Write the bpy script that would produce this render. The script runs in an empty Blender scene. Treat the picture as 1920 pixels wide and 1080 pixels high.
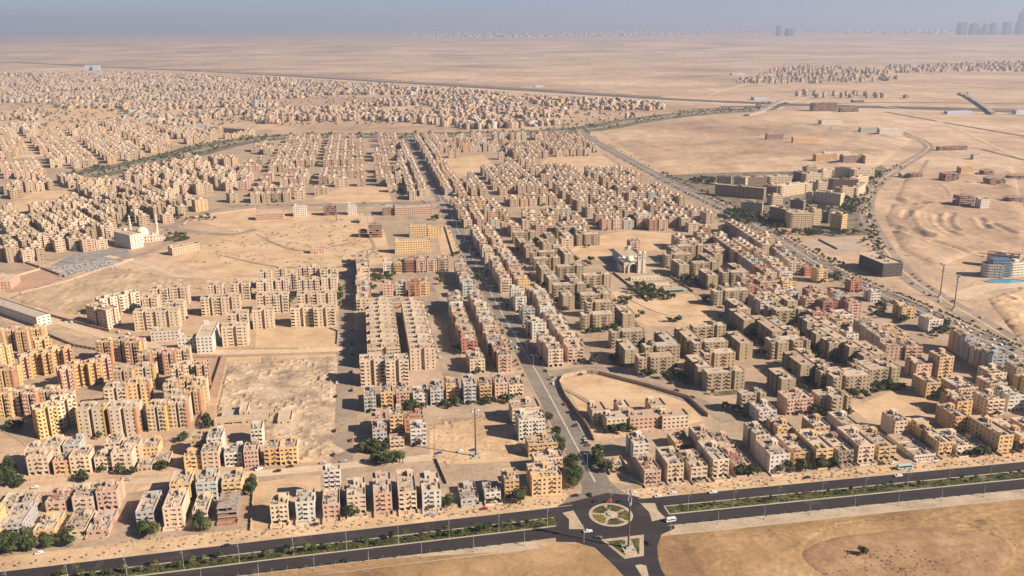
import bpy, math, random
import numpy as np
from mathutils import Vector, Matrix
random.seed(7); RS = np.random.RandomState(7)
S = bpy.context.scene
# ---------------------------------------------------------------- camera, world, sun, exposure
F = 1640.0; CAMH = 280.0; HZ = 55.0; ROLL = math.radians(0.36)
PITCH = math.atan((540-HZ)/F)
cam = bpy.data.cameras.new('camera'); camo = bpy.data.objects.new('camera', cam); S.collection.objects.link(camo)
cam.sensor_width = 36; cam.lens = 36*F/1920; cam.clip_start = 1; cam.clip_end = 120000
camo.location = (0, 0, CAMH)
camo.rotation_euler = (Matrix.Rotation(math.pi/2-PITCH, 3, 'X') @ Matrix.Rotation(-ROLL, 3, 'Z')).to_euler()
S.camera = camo
SUN_AZ = math.radians(-22.0); SUN_EL = math.radians(33.0)     # azimuth from +X, counter-clockwise
w = bpy.data.worlds.new('World'); S.world = w; w.use_nodes = True
nt = w.node_tree; nt.nodes.clear()
sky = nt.nodes.new('ShaderNodeTexSky'); sky.sky_type = 'NISHITA'; sky.sun_disc = False
sky.sun_elevation = SUN_EL; sky.sun_rotation = math.pi/2-SUN_AZ
sky.altitude = 300; sky.air_density = 0.55; sky.dust_density = 0.3; sky.ozone_density = 4.0
bg = nt.nodes.new('ShaderNodeBackground'); bg.inputs[1].default_value = 0.05
wo = nt.nodes.new('ShaderNodeOutputWorld')
nt.links.new(sky.outputs[0], bg.inputs[0]); nt.links.new(bg.outputs[0], wo.inputs[0])
sl = bpy.data.lights.new('sun', 'SUN'); sl.energy = 5.0; sl.angle = math.radians(0.5); sl.color = (1.0, 0.86, 0.70)
so = bpy.data.objects.new('sun', sl); S.collection.objects.link(so)
sd = Vector((math.cos(SUN_AZ)*math.cos(SUN_EL), math.sin(SUN_AZ)*math.cos(SUN_EL), math.sin(SUN_EL)))
so.rotation_euler = sd.to_track_quat('Z', 'Y').to_euler(); so.location = (0, 0, 900)
S.view_settings.view_transform = 'Standard'; S.view_settings.look = 'None'
S.view_settings.exposure = 0.88; S.view_settings.gamma = 1.0; S.view_settings.use_curve_mapping = False
S.cycles.max_bounces = 5; S.cycles.diffuse_bounces = 1; S.cycles.volume_bounces = 0
S.cycles.transparent_max_bounces = 8
HAZE_DENSITY = 7.0e-5; HAZE_COLOR = (0.66, 0.735, 0.93)

# ---------------------------------------------------------------- survey helpers: photo point -> place on the ground
def at(x, y, z=0.0):
    dx = x-960; dy = 540-y; c, s = math.cos(ROLL), math.sin(ROLL)
    v = dy*c-dx*s; u = dx*c+dy*s; cp, sp = math.cos(PITCH), math.sin(PITCH)
    r = (u, F*cp+v*sp, -F*sp+v*cp); t = (z-CAMH)/r[2]
    return (r[0]*t, r[1]*t)
def proj(X, Y, Z):
    cp, sp = math.cos(PITCH), math.sin(PITCH); z = Z-CAMH
    d = Y*cp-z*sp; v = (Y*sp+z*cp)*F/d; u = X*F/d; c, s = math.cos(ROLL), math.sin(ROLL)
    return (960+u*c-v*s, 540-(v*c+u*s))
TH = math.radians(9.7); OX, OY = 58.5, 465.0; CT, ST = math.cos(TH), math.sin(TH)
def W(u, v): return (OX+u*CT-v*ST, OY+u*ST+v*CT)          # town grid (u along the highway, v along the avenue)
def UV(x, y, z=0.0):
    X, Y = at(x, y, z); X -= OX; Y -= OY
    return (X*CT+Y*ST, -X*ST+Y*CT)
C = S.collection

# ---------------------------------------------------------------- materials
MATS = {}
def mat(name, build):
    if name in MATS: return MATS[name]
    m = bpy.data.materials.new(name); m.use_nodes = True; n = m.node_tree
    b = n.nodes['Principled BSDF']; b.inputs['Specular IOR Level'].default_value = 0.15; b.inputs['Roughness'].default_value = 0.9
    build(n, b); MATS[name] = m; return m
def N(n, t, **k):
    x = n.nodes.new(t)
    for a, v in k.items(): setattr(x, a, v)
    return x
def coord(n, obj=False):
    if obj: return N(n, 'ShaderNodeTexCoord').outputs['Object']
    return N(n, 'ShaderNodeNewGeometry').outputs['Position']
def noise(n, vec, scale, detail=4, rough=0.6, stretch=None):
    if stretch:
        mp = N(n, 'ShaderNodeMapping'); mp.inputs['Scale'].default_value = stretch[:3]
        if len(stretch) > 3: mp.inputs['Rotation'].default_value = (0, 0, stretch[3])
        n.links.new(vec, mp.inputs[0]); vec = mp.outputs[0]
    t = N(n, 'ShaderNodeTexNoise'); t.inputs['Scale'].default_value = scale; t.inputs['Detail'].default_value = detail
    t.inputs['Roughness'].default_value = rough; n.links.new(vec, t.inputs['Vector']); return t.outputs['Fac']
def ramp(n, fac, stops):
    r = N(n, 'ShaderNodeValToRGB'); e = r.color_ramp.elements
    while len(e) < len(stops): e.new(0.5)
    for i, (p, c) in enumerate(stops):
        e[i].position = p; e[i].color = (*c, 1) if not isinstance(c, float) else (c, c, c, 1)
    n.links.new(fac, r.inputs[0]); return r.outputs[0]
def mix(n, a, b, fac, mode='MIX'):
    m = N(n, 'ShaderNodeMix', data_type='RGBA', blend_type=mode)
    for s, v in ((m.inputs[6], a), (m.inputs[7], b)):
        if isinstance(v, tuple): s.default_value = (*v, 1)
        else: n.links.new(v, s)
    if isinstance(fac, (int, float)): m.inputs[0].default_value = fac
    else: n.links.new(fac, m.inputs[0])
    return m.outputs[2]
def bump(n, b, h, strength, dist):
    k = N(n, 'ShaderNodeBump'); k.inputs['Strength'].default_value = strength; k.inputs['Distance'].default_value = dist
    n.links.new(h, k.inputs['Height']); n.links.new(k.outputs[0], b.inputs['Normal'])

def m_ground(n, b):
    p = coord(n)
    a = noise(n, p, 0.0012, 6, 0.6); c = ramp(n, a, [(0.30, (0.32, 0.215, 0.145)), (0.5, (0.51, 0.355, 0.235)), (0.68, (0.62, 0.455, 0.31))])
    d = noise(n, p, 0.012, 8, 0.65); c = mix(n, c, ramp(n, d, [(0.3, 0.72), (0.5, 0.98), (0.72, 1.18)]), 0.8, 'MULTIPLY')
    st = noise(n, p, 0.02, 5, 0.6, (1.0, 0.18, 1, 0.9)); c = mix(n, c, ramp(n, st, [(0.35, 0.84), (0.6, 1.06)]), 0.7, 'MULTIPLY')
    st2 = noise(n, p, 0.0030, 6, 0.65, (0.25, 1.0, 1, -0.15)); c = mix(n, c, ramp(n, st2, [(0.36, 0.74), (0.5, 1.0), (0.66, 1.14)]), 0.8, 'MULTIPLY')
    f = noise(n, p, 0.35, 5, 0.7); c = mix(n, c, ramp(n, f, [(0.3, 0.80), (0.6, 1.10)]), 0.6, 'MULTIPLY')
    tk = noise(n, p, 0.006, 3, 0.5, (1.0, 2.6, 1, 0.5)); c = mix(n, c, ramp(n, tk, [(0.485, 1.0), (0.5, 1.22), (0.515, 1.0)]), 0.8, 'MULTIPLY'); tk2 = noise(n, p, 0.011, 2, 0.5, (1.0, 1.8, 1, -0.8)); c = mix(n, c, ramp(n, tk2, [(0.488, 1.0), (0.5, 0.74), (0.512, 1.0)]), 0.8, 'MULTIPLY')
    n.links.new(c, b.inputs['Base Color'])
    h = noise(n, p, 0.02, 9, 0.62); bump(n, b, h, 0.55, 7.0)
def sandmat(name, lo, mid, hi, big=0.03, fine=0.6, bumpd=0.5, bscale=0.25):
    def f(n, b):
        p = coord(n); a = noise(n, p, big, 7, 0.65); c = ramp(n, a, [(0.32, lo), (0.5, mid), (0.68, hi)])
        d = noise(n, p, fine, 5, 0.7); c = mix(n, c, ramp(n, d, [(0.3, 0.74), (0.62, 1.14)]), 0.8, 'MULTIPLY')
        tk = noise(n, p, big*0.8, 2, 0.5, (1.0, 2.2, 1, 0.7)); c = mix(n, c, ramp(n, tk, [(0.47, 1.0), (0.485, 0.80), (0.5, 1.05), (0.515, 0.80), (0.53, 1.0)]), 0.75, 'MULTIPLY')
        n.links.new(c, b.inputs['Base Color']); h = noise(n, p, bscale, 7, 0.7); bump(n, b, h, 0.6, bumpd)
    return mat(name, f)
M_GROUND = mat('desert_sand', m_ground)
M_LOT = sandmat('bare_lot_sand', (0.44, 0.29, 0.17), (0.57, 0.395, 0.24), (0.66, 0.475, 0.30))
M_FIELD = sandmat('ochre_field_sand', (0.24, 0.145, 0.075), (0.36, 0.225, 0.11), (0.50, 0.335, 0.18), 0.018, 0.35, 0.4, 0.3)
M_RUBBLE = sandmat('rubble_sand', (0.22, 0.17, 0.13), (0.46, 0.34, 0.23), (0.66, 0.50, 0.35), 0.045, 0.7, 0.8, 0.5)
M_STREET = sandmat('dusty_street', (0.32, 0.235, 0.165), (0.40, 0.295, 0.205), (0.48, 0.36, 0.25), 0.02, 0.25, 0.1)
M_ROADD = sandmat('dusty_asphalt', (0.25, 0.195, 0.15), (0.32, 0.25, 0.19), (0.40, 0.315, 0.235), 0.03, 0.4, 0.05)
M_PLAIN = sandmat('stony_plain_sand', (0.34, 0.235, 0.15), (0.46, 0.33, 0.21), (0.56, 0.41, 0.27), 0.03, 0.4, 0.7, 0.3)
M_TRACK = sandmat('graded_track', (0.50, 0.37, 0.25), (0.58, 0.44, 0.30), (0.64, 0.49, 0.34), 0.03, 0.4, 0.1)
M_WALK = sandmat('pale_paving', (0.36, 0.28, 0.20), (0.44, 0.345, 0.25), (0.52, 0.41, 0.30), 0.05, 0.5, 0.05)
def m_asph(n, b):
    p = coord(n); a = noise(n, p, 0.05, 6, 0.6, (0.25, 1.6, 1, -TH)); c = ramp(n, a, [(0.3, (0.034, 0.029, 0.031)), (0.6, (0.050, 0.042, 0.043)), (0.8, (0.085, 0.071, 0.064))])
    d = noise(n, p, 0.8, 5, 0.7); c = mix(n, c, ramp(n, d, [(0.3, 0.85), (0.7, 1.15)]), 0.8, 'MULTIPLY')
    e = noise(n, p, 0.03, 8, 0.75); c = mix(n, c, (0.30, 0.22, 0.15), ramp(n, e, [(0.58, 0.0), (0.78, 0.35)])); n.links.new(c, b.inputs['Base Color'])
M_ASPH = mat('asphalt', m_asph)
M_ASPH2 = sandmat('worn_asphalt', (0.18, 0.152, 0.127), (0.23, 0.195, 0.16), (0.29, 0.24, 0.19), 0.03, 0.4, 0.05)
def m_grass(n, b):
    p = coord(n); a = noise(n, p, 0.10, 6, 0.7); c = ramp(n, a, [(0.30, (0.030, 0.036, 0.016)), (0.46, (0.058, 0.068, 0.022)), (0.56, (0.12, 0.115, 0.04)), (0.68, (0.24, 0.185, 0.11))])
    d = noise(n, p, 1.2, 4, 0.7); c = mix(n, c, ramp(n, d, [(0.3, 0.6), (0.7, 1.3)]), 0.8, 'MULTIPLY'); n.links.new(c, b.inputs['Base Color'])
M_GRASS = mat('irrigated_grass', m_grass)
M_COURT = sandmat('dusty_garden', (0.06, 0.065, 0.03), (0.13, 0.12, 0.06), (0.30, 0.225, 0.145), 0.09, 0.8)
def plain(name, c, rough=0.85, spec=0.15, metal=0.0, var=0.0, scale=0.5):
    def f(n, b):
        if var:
            t = noise(n, coord(n), scale, 5, 0.65)
            n.links.new(mix(n, c, ramp(n, t, [(0.3, 1-var), (0.7, 1+var)]), 1.0, 'MULTIPLY'), b.inputs['Base Color'])
        else: b.inputs['Base Color'].default_value = (*c, 1)
        b.inputs['Roughness'].default_value = rough; b.inputs['Specular IOR Level'].default_value = spec; b.inputs['Metallic'].default_value = metal
    return mat(name, f)
def wallf(attr):
    def f(n, b):
        if attr:
            ci = N(n, 'ShaderNodeAttribute'); ci.attribute_name = 'tint'; col = ci.outputs['Color']
        else: col = N(n, 'ShaderNodeObjectInfo').outputs['Color']
        p = coord(n)
        t = noise(n, p, 0.35, 6, 0.7, (1, 1, 0.35)); c = mix(n, col, ramp(n, t, [(0.28, 0.70), (0.5, 0.98), (0.75, 1.10)]), 0.75, 'MULTIPLY')
        t2 = noise(n, p, 2.2, 4, 0.7); c = mix(n, c, ramp(n, t2, [(0.3, 0.86), (0.7, 1.10)]), 0.6, 'MULTIPLY')
        t3 = noise(n, p, 1.3, 3, 0.6, (1, 1, 0.10)); c = mix(n, c, ramp(n, t3, [(0.34, 0.72), (0.5, 1.0), (0.7, 1.06)]), 0.6, 'MULTIPLY')
        n.links.new(c, b.inputs['Base Color'])
    return f
M_WALL = mat('rendered_wall', wallf(False)); M_WALLT = mat('rendered_wall_far', wallf(True))
def rooff(attr):
    def f(n, b):
        p = coord(n)
        if attr: rnd = N(n, 'ShaderNodeAttribute'); rnd.attribute_name = 'tint'; sep = N(n, 'ShaderNodeSeparateColor'); n.links.new(rnd.outputs['Color'], sep.inputs[0]); r = sep.outputs[2]; r = ramp(n, r, [(0.1, 0.0), (0.6, 1.0)])
        else: r = N(n, 'ShaderNodeObjectInfo').outputs['Random']
        base = ramp(n, r, [(0.0, (0.45, 0.33, 0.235)), (0.35, (0.54, 0.415, 0.30)), (0.7, (0.60, 0.48, 0.365)), (1.0, (0.46, 0.39, 0.32))])
        t = noise(n, p, 0.30, 6, 0.7); c = mix(n, base, ramp(n, t, [(0.28, 0.62), (0.5, 0.97), (0.75, 1.14)]), 0.85, 'MULTIPLY')
        t2 = noise(n, p, 1.7, 4, 0.75); c = mix(n, c, ramp(n, t2, [(0.34, 0.55), (0.46, 0.95), (0.62, 1.12)]), 0.8, 'MULTIPLY')
        n.links.new(c, b.inputs['Base Color'])
    return f
M_ROOF = mat('dusty_roof', rooff(False)); M_ROOFT = mat('dusty_roof_far', rooff(True))
def m_glass(n, b):
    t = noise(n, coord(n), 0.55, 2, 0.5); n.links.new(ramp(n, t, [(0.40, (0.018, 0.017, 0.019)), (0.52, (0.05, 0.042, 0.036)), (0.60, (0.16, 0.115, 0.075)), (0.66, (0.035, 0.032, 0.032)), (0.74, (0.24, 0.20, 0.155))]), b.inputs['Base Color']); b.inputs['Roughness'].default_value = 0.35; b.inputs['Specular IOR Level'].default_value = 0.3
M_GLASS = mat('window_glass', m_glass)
M_CONC = plain('raw_concrete', (0.34, 0.30, 0.265), 0.95, 0.1, 0, 0.25, 0.8)
M_BRICK = plain('red_brick_infill', (0.36, 0.17, 0.11), 0.95, 0.1, 0, 0.25, 0.9)
M_METAL = plain('galvanised_steel', (0.42, 0.42, 0.42), 0.5, 0.4, 0.3)
M_DSTEEL = plain('dark_weathered_steel', (0.11, 0.085, 0.075), 0.7, 0.3, 0.2, 0.2, 0.3)
M_KERB = plain('kerb_stone', (0.43, 0.385, 0.31), 0.9, 0.1, 0, 0.12, 0.6)
M_BARK = plain('bark', (0.13, 0.09, 0.06), 0.95, 0.05)
def leafm(name, lo, hi):
    def f(n, b):
        p = coord(n); r = N(n, 'ShaderNodeObjectInfo').outputs['Random']; t = noise(n, p, 0.7, 3, 0.6)
        c = mix(n, lo, hi, ramp(n, t, [(0.35, 0.0), (0.65, 1.0)])); c = mix(n, c, ramp(n, r, [(0, 0.7), (1, 1.25)]), 0.8, 'MULTIPLY')
        n.links.new(c, b.inputs['Base Color']); b.inputs['Roughness'].default_value = 0.8
    return mat(name, f)
M_LEAF = leafm('dark_foliage', (0.030, 0.042, 0.018), (0.075, 0.095, 0.035))
M_LEAF2 = leafm('olive_foliage', (0.06, 0.07, 0.028), (0.13, 0.13, 0.05))

# ---------------------------------------------------------------- mesh helpers
class MB:
    def __init__(s): s.v = []; s.f = []; s.m = []
    def q(s, *p, m=0):
        i = len(s.v); s.v.extend(p); s.f.append(tuple(range(i, i+len(p)))); s.m.append(m)
    def box(s, x0, x1, y0, y1, z0, z1, m=0, bottom=False, top=True):
        i = len(s.v)
        s.v += [(x0,y0,z0),(x1,y0,z0),(x1,y1,z0),(x0,y1,z0),(x0,y0,z1),(x1,y0,z1),(x1,y1,z1),(x0,y1,z1)]
        fs = [(0,1,5,4),(1,2,6,5),(2,3,7,6),(3,0,4,7)]
        if top: fs.append((4,5,6,7))
        if bottom: fs.append((3,2,1,0))
        for f in fs: s.f.append(tuple(i+k for k in f)); s.m.append(m)
    def cyl(s, cx, cy, z0, z1, r0, r1=None, n=8, m=0, cap=True):
        r1 = r0 if r1 is None else r1; i = len(s.v)
        for z, r in ((z0, r0), (z1, r1)):
            for k in range(n): a = 2*math.pi*k/n; s.v.append((cx+r*math.cos(a), cy+r*math.sin(a), z))
        for k in range(n): s.f.append((i+k, i+(k+1)%n, i+n+(k+1)%n, i+n+k)); s.m.append(m)
        if cap: s.f.append(tuple(i+n+k for k in range(n))); s.m.append(m)
    def dome(s, cx, cy, z0, r, h, n=14, rings=6, m=0, pinch=0.0):
        i = len(s.v)
        for j in range(rings):
            a = math.pi/2*j/rings
            for k in range(n): t = 2*math.pi*k/n; rr = r*math.cos(a)*(1+pinch*math.sin(2*a)); s.v.append((cx+rr*math.cos(t), cy+rr*math.sin(t), z0+h*math.sin(a)))
        s.v.append((cx, cy, z0+h)); tip = len(s.v)-1
        for j in range(rings-1):
            for k in range(n): s.f.append((i+j*n+k, i+j*n+(k+1)%n, i+(j+1)*n+(k+1)%n, i+(j+1)*n+k)); s.m.append(m)
        for k in range(n): s.f.append((i+(rings-1)*n+k, i+(rings-1)*n+(k+1)%n, tip)); s.m.append(m)
    def bar(s, a, b, r, n=4, m=0, r2=None):
        a = Vector(a); b = Vector(b); d = (b-a); L = d.length
        if L < 1e-6: return
        d.normalize(); x = d.orthogonal().normalized(); y = d.cross(x); i = len(s.v); r2 = r if r2 is None else r2
        for p, rr in ((a, r), (b, r2)):
            for k in range(n): t = 2*math.pi*k/n+0.785; s.v.append(tuple(p+x*(rr*math.cos(t))+y*(rr*math.sin(t))))
        for k in range(n): s.f.append((i+k, i+(k+1)%n, i+n+(k+1)%n, i+n+k)); s.m.append(m)
        s.f.append(tuple(i+n+k for k in range(n))); s.m.append(m); s.f.append(tuple(i+n-1-k for k in range(n))); s.m.append(m)
    def mesh(s, name, mats, smooth=False):
        me = bpy.data.meshes.new(name); me.from_pydata(s.v, [], s.f)
        for m in mats: me.materials.append(m)
        if len(mats) > 1: me.polygons.foreach_set('material_index', s.m)
        if smooth: me.polygons.foreach_set('use_smooth', [True]*len(s.f))
        me.update(); return me
def O(name, me, parent=None, loc=(0,0,0), rz=0.0, color=None):
    o = bpy.data.objects.new(name, me); C.objects.link(o)
    if parent is not None: o.parent = parent
    o.location = loc; o.rotation_euler = (0, 0, rz)
    if color: o.color = (*color, 1)
    return o
USED = {}
def tag(o, label=None, cat=None, group=None, kind=None):
    if label:
        n = len(label.split())
        if n > 16 or n < 4: print('LABEL LEN', n, label)
        if not group or label in USED and USED[label] != group:
            if label in USED: print('DUP LABEL', label)
        USED[label] = group; o['label'] = label
    if cat: o['category'] = cat
    if group: o['group'] = group
    if kind: o['kind'] = kind
    return o
def empty(name, x, y, z=0, rz=0, **k):
    o = O(name, None, None, (x, y, z), rz); o.empty_display_size = 1; return tag(o, **k)
SZ = [0]
def sheet(name, pts, z, m, kind='structure', dense=0):
    if z < 0.1: SZ[0] += 1; z = z+SZ[0]*0.0011
    mb = MB(); mb.q(*[(p[0], p[1], z) for p in pts]); me = mb.mesh(name, [m]); o = O(name, me); o['kind'] = kind; return o
def px(pts, z=0): return [at(x, y, z) for x, y in pts]
def smooth_line(pts, k=6):
    if len(pts) < 3: return pts
    out = []
    for i in range(len(pts)-1):
        p0 = pts[max(i-1, 0)]; p1 = pts[i]; p2 = pts[i+1]; p3 = pts[min(i+2, len(pts)-1)]
        for j in range(k):
            t = j/k
            out.append(tuple(0.5*((2*p1[a])+(-p0[a]+p2[a])*t+(2*p0[a]-5*p1[a]+4*p2[a]-p3[a])*t*t+(-p0[a]+3*p1[a]-3*p2[a]+p3[a])*t**3) for a in (0, 1)))
    out.append(pts[-1]); return out
def offset(pts, d):
    out = []
    for i, p in enumerate(pts):
        a = pts[max(i-1, 0)]; b = pts[min(i+1, len(pts)-1)]; dx, dy = b[0]-a[0], b[1]-a[1]; L = math.hypot(dx, dy) or 1
        out.append((p[0]-dy/L*d, p[1]+dx/L*d))
    return out
ROADS = []
RZ = [0]
def road(name, pts, width, z, m, sm=True, reg=True, kerb=False, kind='structure'):
    RZ[0] += 1; z = z+RZ[0]*0.0045
    if sm: pts = smooth_line(pts)
    L = offset(pts, width/2); R = offset(pts, -width/2); mb = MB()
    for i in range(len(pts)-1): mb.q((*R[i], z), (*R[i+1], z), (*L[i+1], z), (*L[i], z))
    o = O(name, mb.mesh(name, [m])); o['kind'] = kind
    if reg: ROADS.append((pts, width/2))
    return o
def raised(name, pts, h, m, z0=0.0, msh=None):     # kerbed solid from outline
    mb = MB(); n = len(pts); mb.q(*[(p[0], p[1], h) for p in pts])
    for i in range(n): a = pts[i]; b = pts[(i+1) % n]; mb.q((*a, z0), (*b, z0), (*b, h), (*a, h))
    o = O(name, mb.mesh(name, [m])); o['kind'] = 'structure'; return o
def strip_solid(mb, pts, width, z0, z1, m=0):
    L = offset(pts, width/2); R = offset(pts, -width/2)
    for i in range(len(pts)-1):
        mb.q((*R[i], z1), (*R[i+1], z1), (*L[i+1], z1), (*L[i], z1), m=m)
        mb.q((*R[i], z0), (*R[i+1], z0), (*R[i+1], z1), (*R[i], z1), m=m); mb.q((*L[i+1], z0), (*L[i], z0), (*L[i], z1), (*L[i+1], z1), m=m)
    for k in (0, -1): mb.q((*R[k], z0), (*L[k], z0), (*L[k], z1), (*R[k], z1), m=m)
def inpoly(p, poly):
    x, y = p; r = False; j = len(poly)-1
    for i in range(len(poly)):
        xi, yi = poly[i]; xj, yj = poly[j]
        if (yi > y) != (yj > y) and x < (xj-xi)*(y-yi)/(yj-yi)+xi: r = not r
        j = i
    return r
def dline(p, pts):
    best = 1e9
    for a, b in zip(pts[:-1], pts[1:]):
        dx, dy = b[0]-a[0], b[1]-a[1]; L = dx*dx+dy*dy or 1; t = max(0, min(1, ((p[0]-a[0])*dx+(p[1]-a[1])*dy)/L))
        best = min(best, math.hypot(p[0]-a[0]-t*dx, p[1]-a[1]-t*dy))
    return best

# ---------------------------------------------------------------- ground and terrain
def hgt(D):                                            # the desert climbs gently towards the far city
    return 0.0 if D < 9000 else (D-9000)/4000*95 if D < 13000 else 95+(D-13000)/27000*140
ys = [-300, 200, 900, 2500, 5000, 7500, 9000, 9500, 10000, 11000, 12000, 13000, 14000, 16000, 20000, 26000, 34000, 40000]
mb = MB(); xs = [-36000, -24000, -14000, -7000, -3000, 0, 3000, 7000, 14000, 24000, 36000]
for i in range(len(ys)-1):
    for j in range(len(xs)-1):
        mb.q((xs[j], ys[i], hgt(ys[i])), (xs[j+1], ys[i], hgt(ys[i])), (xs[j+1], ys[i+1], hgt(ys[i+1])), (xs[j], ys[i+1], hgt(ys[i+1])))
o = O('desert_ground', mb.mesh('desert_ground', [M_GROUND])); o['kind'] = 'structure'
HV = lambda u: -0.0 if u > -20 else -1.5*((u+20)/-40)**1.05 if u > -60 else -1.5-(-60-u)*0.029-max(0, -200-u)*0.012   # highway centre line drift
HL = [(W(u, HV(u)), u) for u in range(-640, 700, 20)]
def hwl(v0, a, b, step=10): return [W(u, HV(u)+v0) for u in np.arange(a, b+0.1, step)]
# town floor: dusty street surface under the blocks, bare lots over it
sheet('town_floor', [W(-360, 17), W(420, 17), W(440, 350), W(430, 800), W(420, 1300), W(340, 1960), W(-260, 1960), W(-190, 1100), W(-150, 520), W(-150, 120), W(-360, 60)], 0.03, M_STREET)
sheet('estate_floor', px([(0, 600), (190, 640), (400, 668), (385, 800), (300, 810), (0, 800)])+[W(-560, 250)], 0.03, M_STREET)
sheet('old_district_floor', px([(0, 520), (300, 430), (440, 395), (700, 380), (740, 262), (450, 262), (0, 300)]), 0.03, M_STREET)
LOTS = []
def lot(name, pts, m=M_LOT, z=0.06, uvp=False, block=True):
    P = [W(*p) for p in pts] if uvp else px(pts)
    if block: LOTS.append(P)
    return sheet(name, P, z, m)
lot('vacant_lot', [(400, 778), (425, 670), (640, 664), (650, 800), (652, 862), (565, 868), (470, 800)])
lot('vacant_lot', [(806, 800), (806, 865), (850, 872), (975, 862), (962, 775)])
lot('vacant_lot', [(1052, 712), (1100, 702), (1130, 706), (1285, 748), (1320, 790), (1118, 822)])
lot('vacant_lot', [(1145, 545), (1175, 590), (1215, 612), (1330, 612), (1365, 606), (1305, 560), (1300, 552)])
lot('vacant_lot', [(1130, 440), (1180, 432), (1270, 438), (1290, 452), (1250, 470), (1190, 472), (1120, 486), (1055, 492), (1040, 482)])
lot('vacant_lot', [(990, 318), (1030, 295), (1130, 292), (1175, 318), (1150, 330), (1060, 320)])
lot('vacant_lot', [(830, 300), (905, 290), (940, 320), (860, 332)])
lot('vacant_lot', [(585, 372), (640, 352), (725, 350), (735, 378), (640, 384)])
lot('vacant_lot', [(1595, 765), (1680, 730), (1765, 745), (1800, 790), (1640, 800)], z=0.07)
lot('vacant_lot', [(478, 660), (480, 615), (625, 612), (634, 650)], z=0.07)
lot('vacant_lot', [(470, 990), (480, 905), (600, 890), (605, 970), (520, 985)], z=0.07)
lot('vacant_lot', [(1140, 905), (1115, 850), (1185, 840), (1205, 905)], z=0.07, block=False)
lot('sandy_plain', [(15, 560), (180, 495), (330, 520), (640, 520), (560, 530), (330, 545), (200, 575), (160, 600)], z=0.07)
lot('sandy_plain', [(325, 490), (430, 430), (640, 405), (720, 430), (735, 490), (640, 512), (420, 518)], z=0.07)
lot('sandy_plain', [(345, 412), (470, 392), (640, 398), (700, 405), (600, 420), (430, 428)], z=0.075, block=False)
lot('sandy_plain', [(0, 395), (60, 360), (150, 355), (130, 385), (60, 400)], z=0.07)
lot('sandy_plain', [(60, 260), (110, 200), (230, 205), (235, 225), (120, 245)], z=0.07)
lot('school_yard', [(0, 540), (30, 492), (125, 515), (130, 525), (20, 550)], sandmat('reddish_yard', (0.36, 0.23, 0.16), (0.44, 0.28, 0.19), (0.5, 0.33, 0.23)), 0.08)
lot('school_yard', [(1115, 795), (1095, 760), (1150, 745), (1225, 752), (1300, 795)], M_LOT, 0.075, block=False)
lot('school_yard', [(815, 422), (838, 420), (860, 470), (828, 478)], M_LOT, 0.1)
LOTS.append(px([(1110, 235), (1560, 225), (1720, 262), (1640, 320), (1340, 326), (1250, 330)]))
# highway
HW0, HW1 = -620, 660
def band(name, v0, v1, z, m, a=HW0, b=HW1):
    A = hwl(v0, a, b); B = hwl(v1, a, b); mb = MB()
    for i in range(len(A)-1): mb.q((*A[i], z), (*A[i+1], z), (*B[i+1], z), (*B[i], z))
    o = O(name, mb.mesh(name, [m])); o['kind'] = 'structure'; return o
band('verge', 14.5, 30, 0.05, M_LOT, -620, -12); band('verge', 15, 27, 0.05, M_LOT, 14, 660)
band('road', 4.2, 14.6, 0.10, M_ASPH); band('road', -17.5, -6.2, 0.10, M_ASPH)
band('pavement', -25.5, -17.9, 0.05, M_WALK, -620, -45); band('pavement', -27, -17.9, 0.05, M_WALK, 28, 660)
ROADS.append(([W(u, HV(u)) for u in range(-600, 660, 30)], 20))
ua = UV(1047, 980)[0]; ub = UV(1246, 952)[0]
def median(a, b):
    A = hwl(4.0, a, b, 5); B = hwl(-6.0, a, b, 5); r = raised('median_kerb', A+B[::-1], 0.13, M_KERB)
    A = hwl(3.1, a+0.9, b-0.9, 5); B = hwl(-5.1, a+0.9, b-0.9, 5)
    s = sheet('median_grass', A+B[::-1], 0.17, M_GRASS); return r, s
median(-620, ua); median(ub, 660)
mb = MB(); strip_solid(mb, hwl(14.9, -620, -16), 0.5, 0, 0.13); strip_solid(mb, hwl(14.9, 22, 660), 0.5, 0, 0.13)
strip_solid(mb, hwl(-17.7, -620, -52), 0.5, 0, 0.13); strip_solid(mb, hwl(-17.7, 30, 660), 0.5, 0, 0.13)
strip_solid(mb, hwl(-25.6, -620, -48), 0.4, 0, 0.3); strip_solid(mb, hwl(-27.1, 28, 660), 0.4, 0, 0.3)
o = O('kerb', mb.mesh('kerb', [M_KERB])); o['kind'] = 'structure'
# junction
c3 = lambda *p: [at(960+x/3.6, 780+y/3.6) for x, y in p]
def circ(cu, cv, r, n=36): return [W(cu+r*math.cos(2*math.pi*k/n), cv+r*math.sin(2*math.pi*k/n)) for k in range(n)]
sheet('road', c3((320, 600), (480, 560), (640, 520), (800, 535), (900, 560), (1060, 600), (1100, 760), (1010, 800), (980, 880), (985, 960), (1010, 1040), (1060, 1120), (790, 1120), (690, 1010), (560, 890), (430, 852), (300, 850), (280, 640)), 0.115, M_ASPH)
raised('roundabout_kerb', circ(0, 0, 13.2), 0.25, M_KERB); sheet('roundabout_paving', circ(0, 0, 12.5), 0.27, M_WALK)
mbg = MB()
for k in range(5):
    a0 = math.radians(20+72*k+6); a1 = math.radians(20+72*(k+1)-6)
    P = [W(4.4*math.cos(t), 4.4*math.sin(t)) for t in np.linspace(a0+0.1, a1-0.1, 5)]+[W(11.2*math.cos(t), 11.2*math.sin(t)) for t in np.linspace(a1, a0, 9)]
    o = sheet('flower_bed', P, 0.31, [M_GRASS, M_GRASS, plain('flowering_bed', (0.20, 0.17, 0.045), var=0.4, scale=1.0), M_GRASS, M_GRASS][k])
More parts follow.
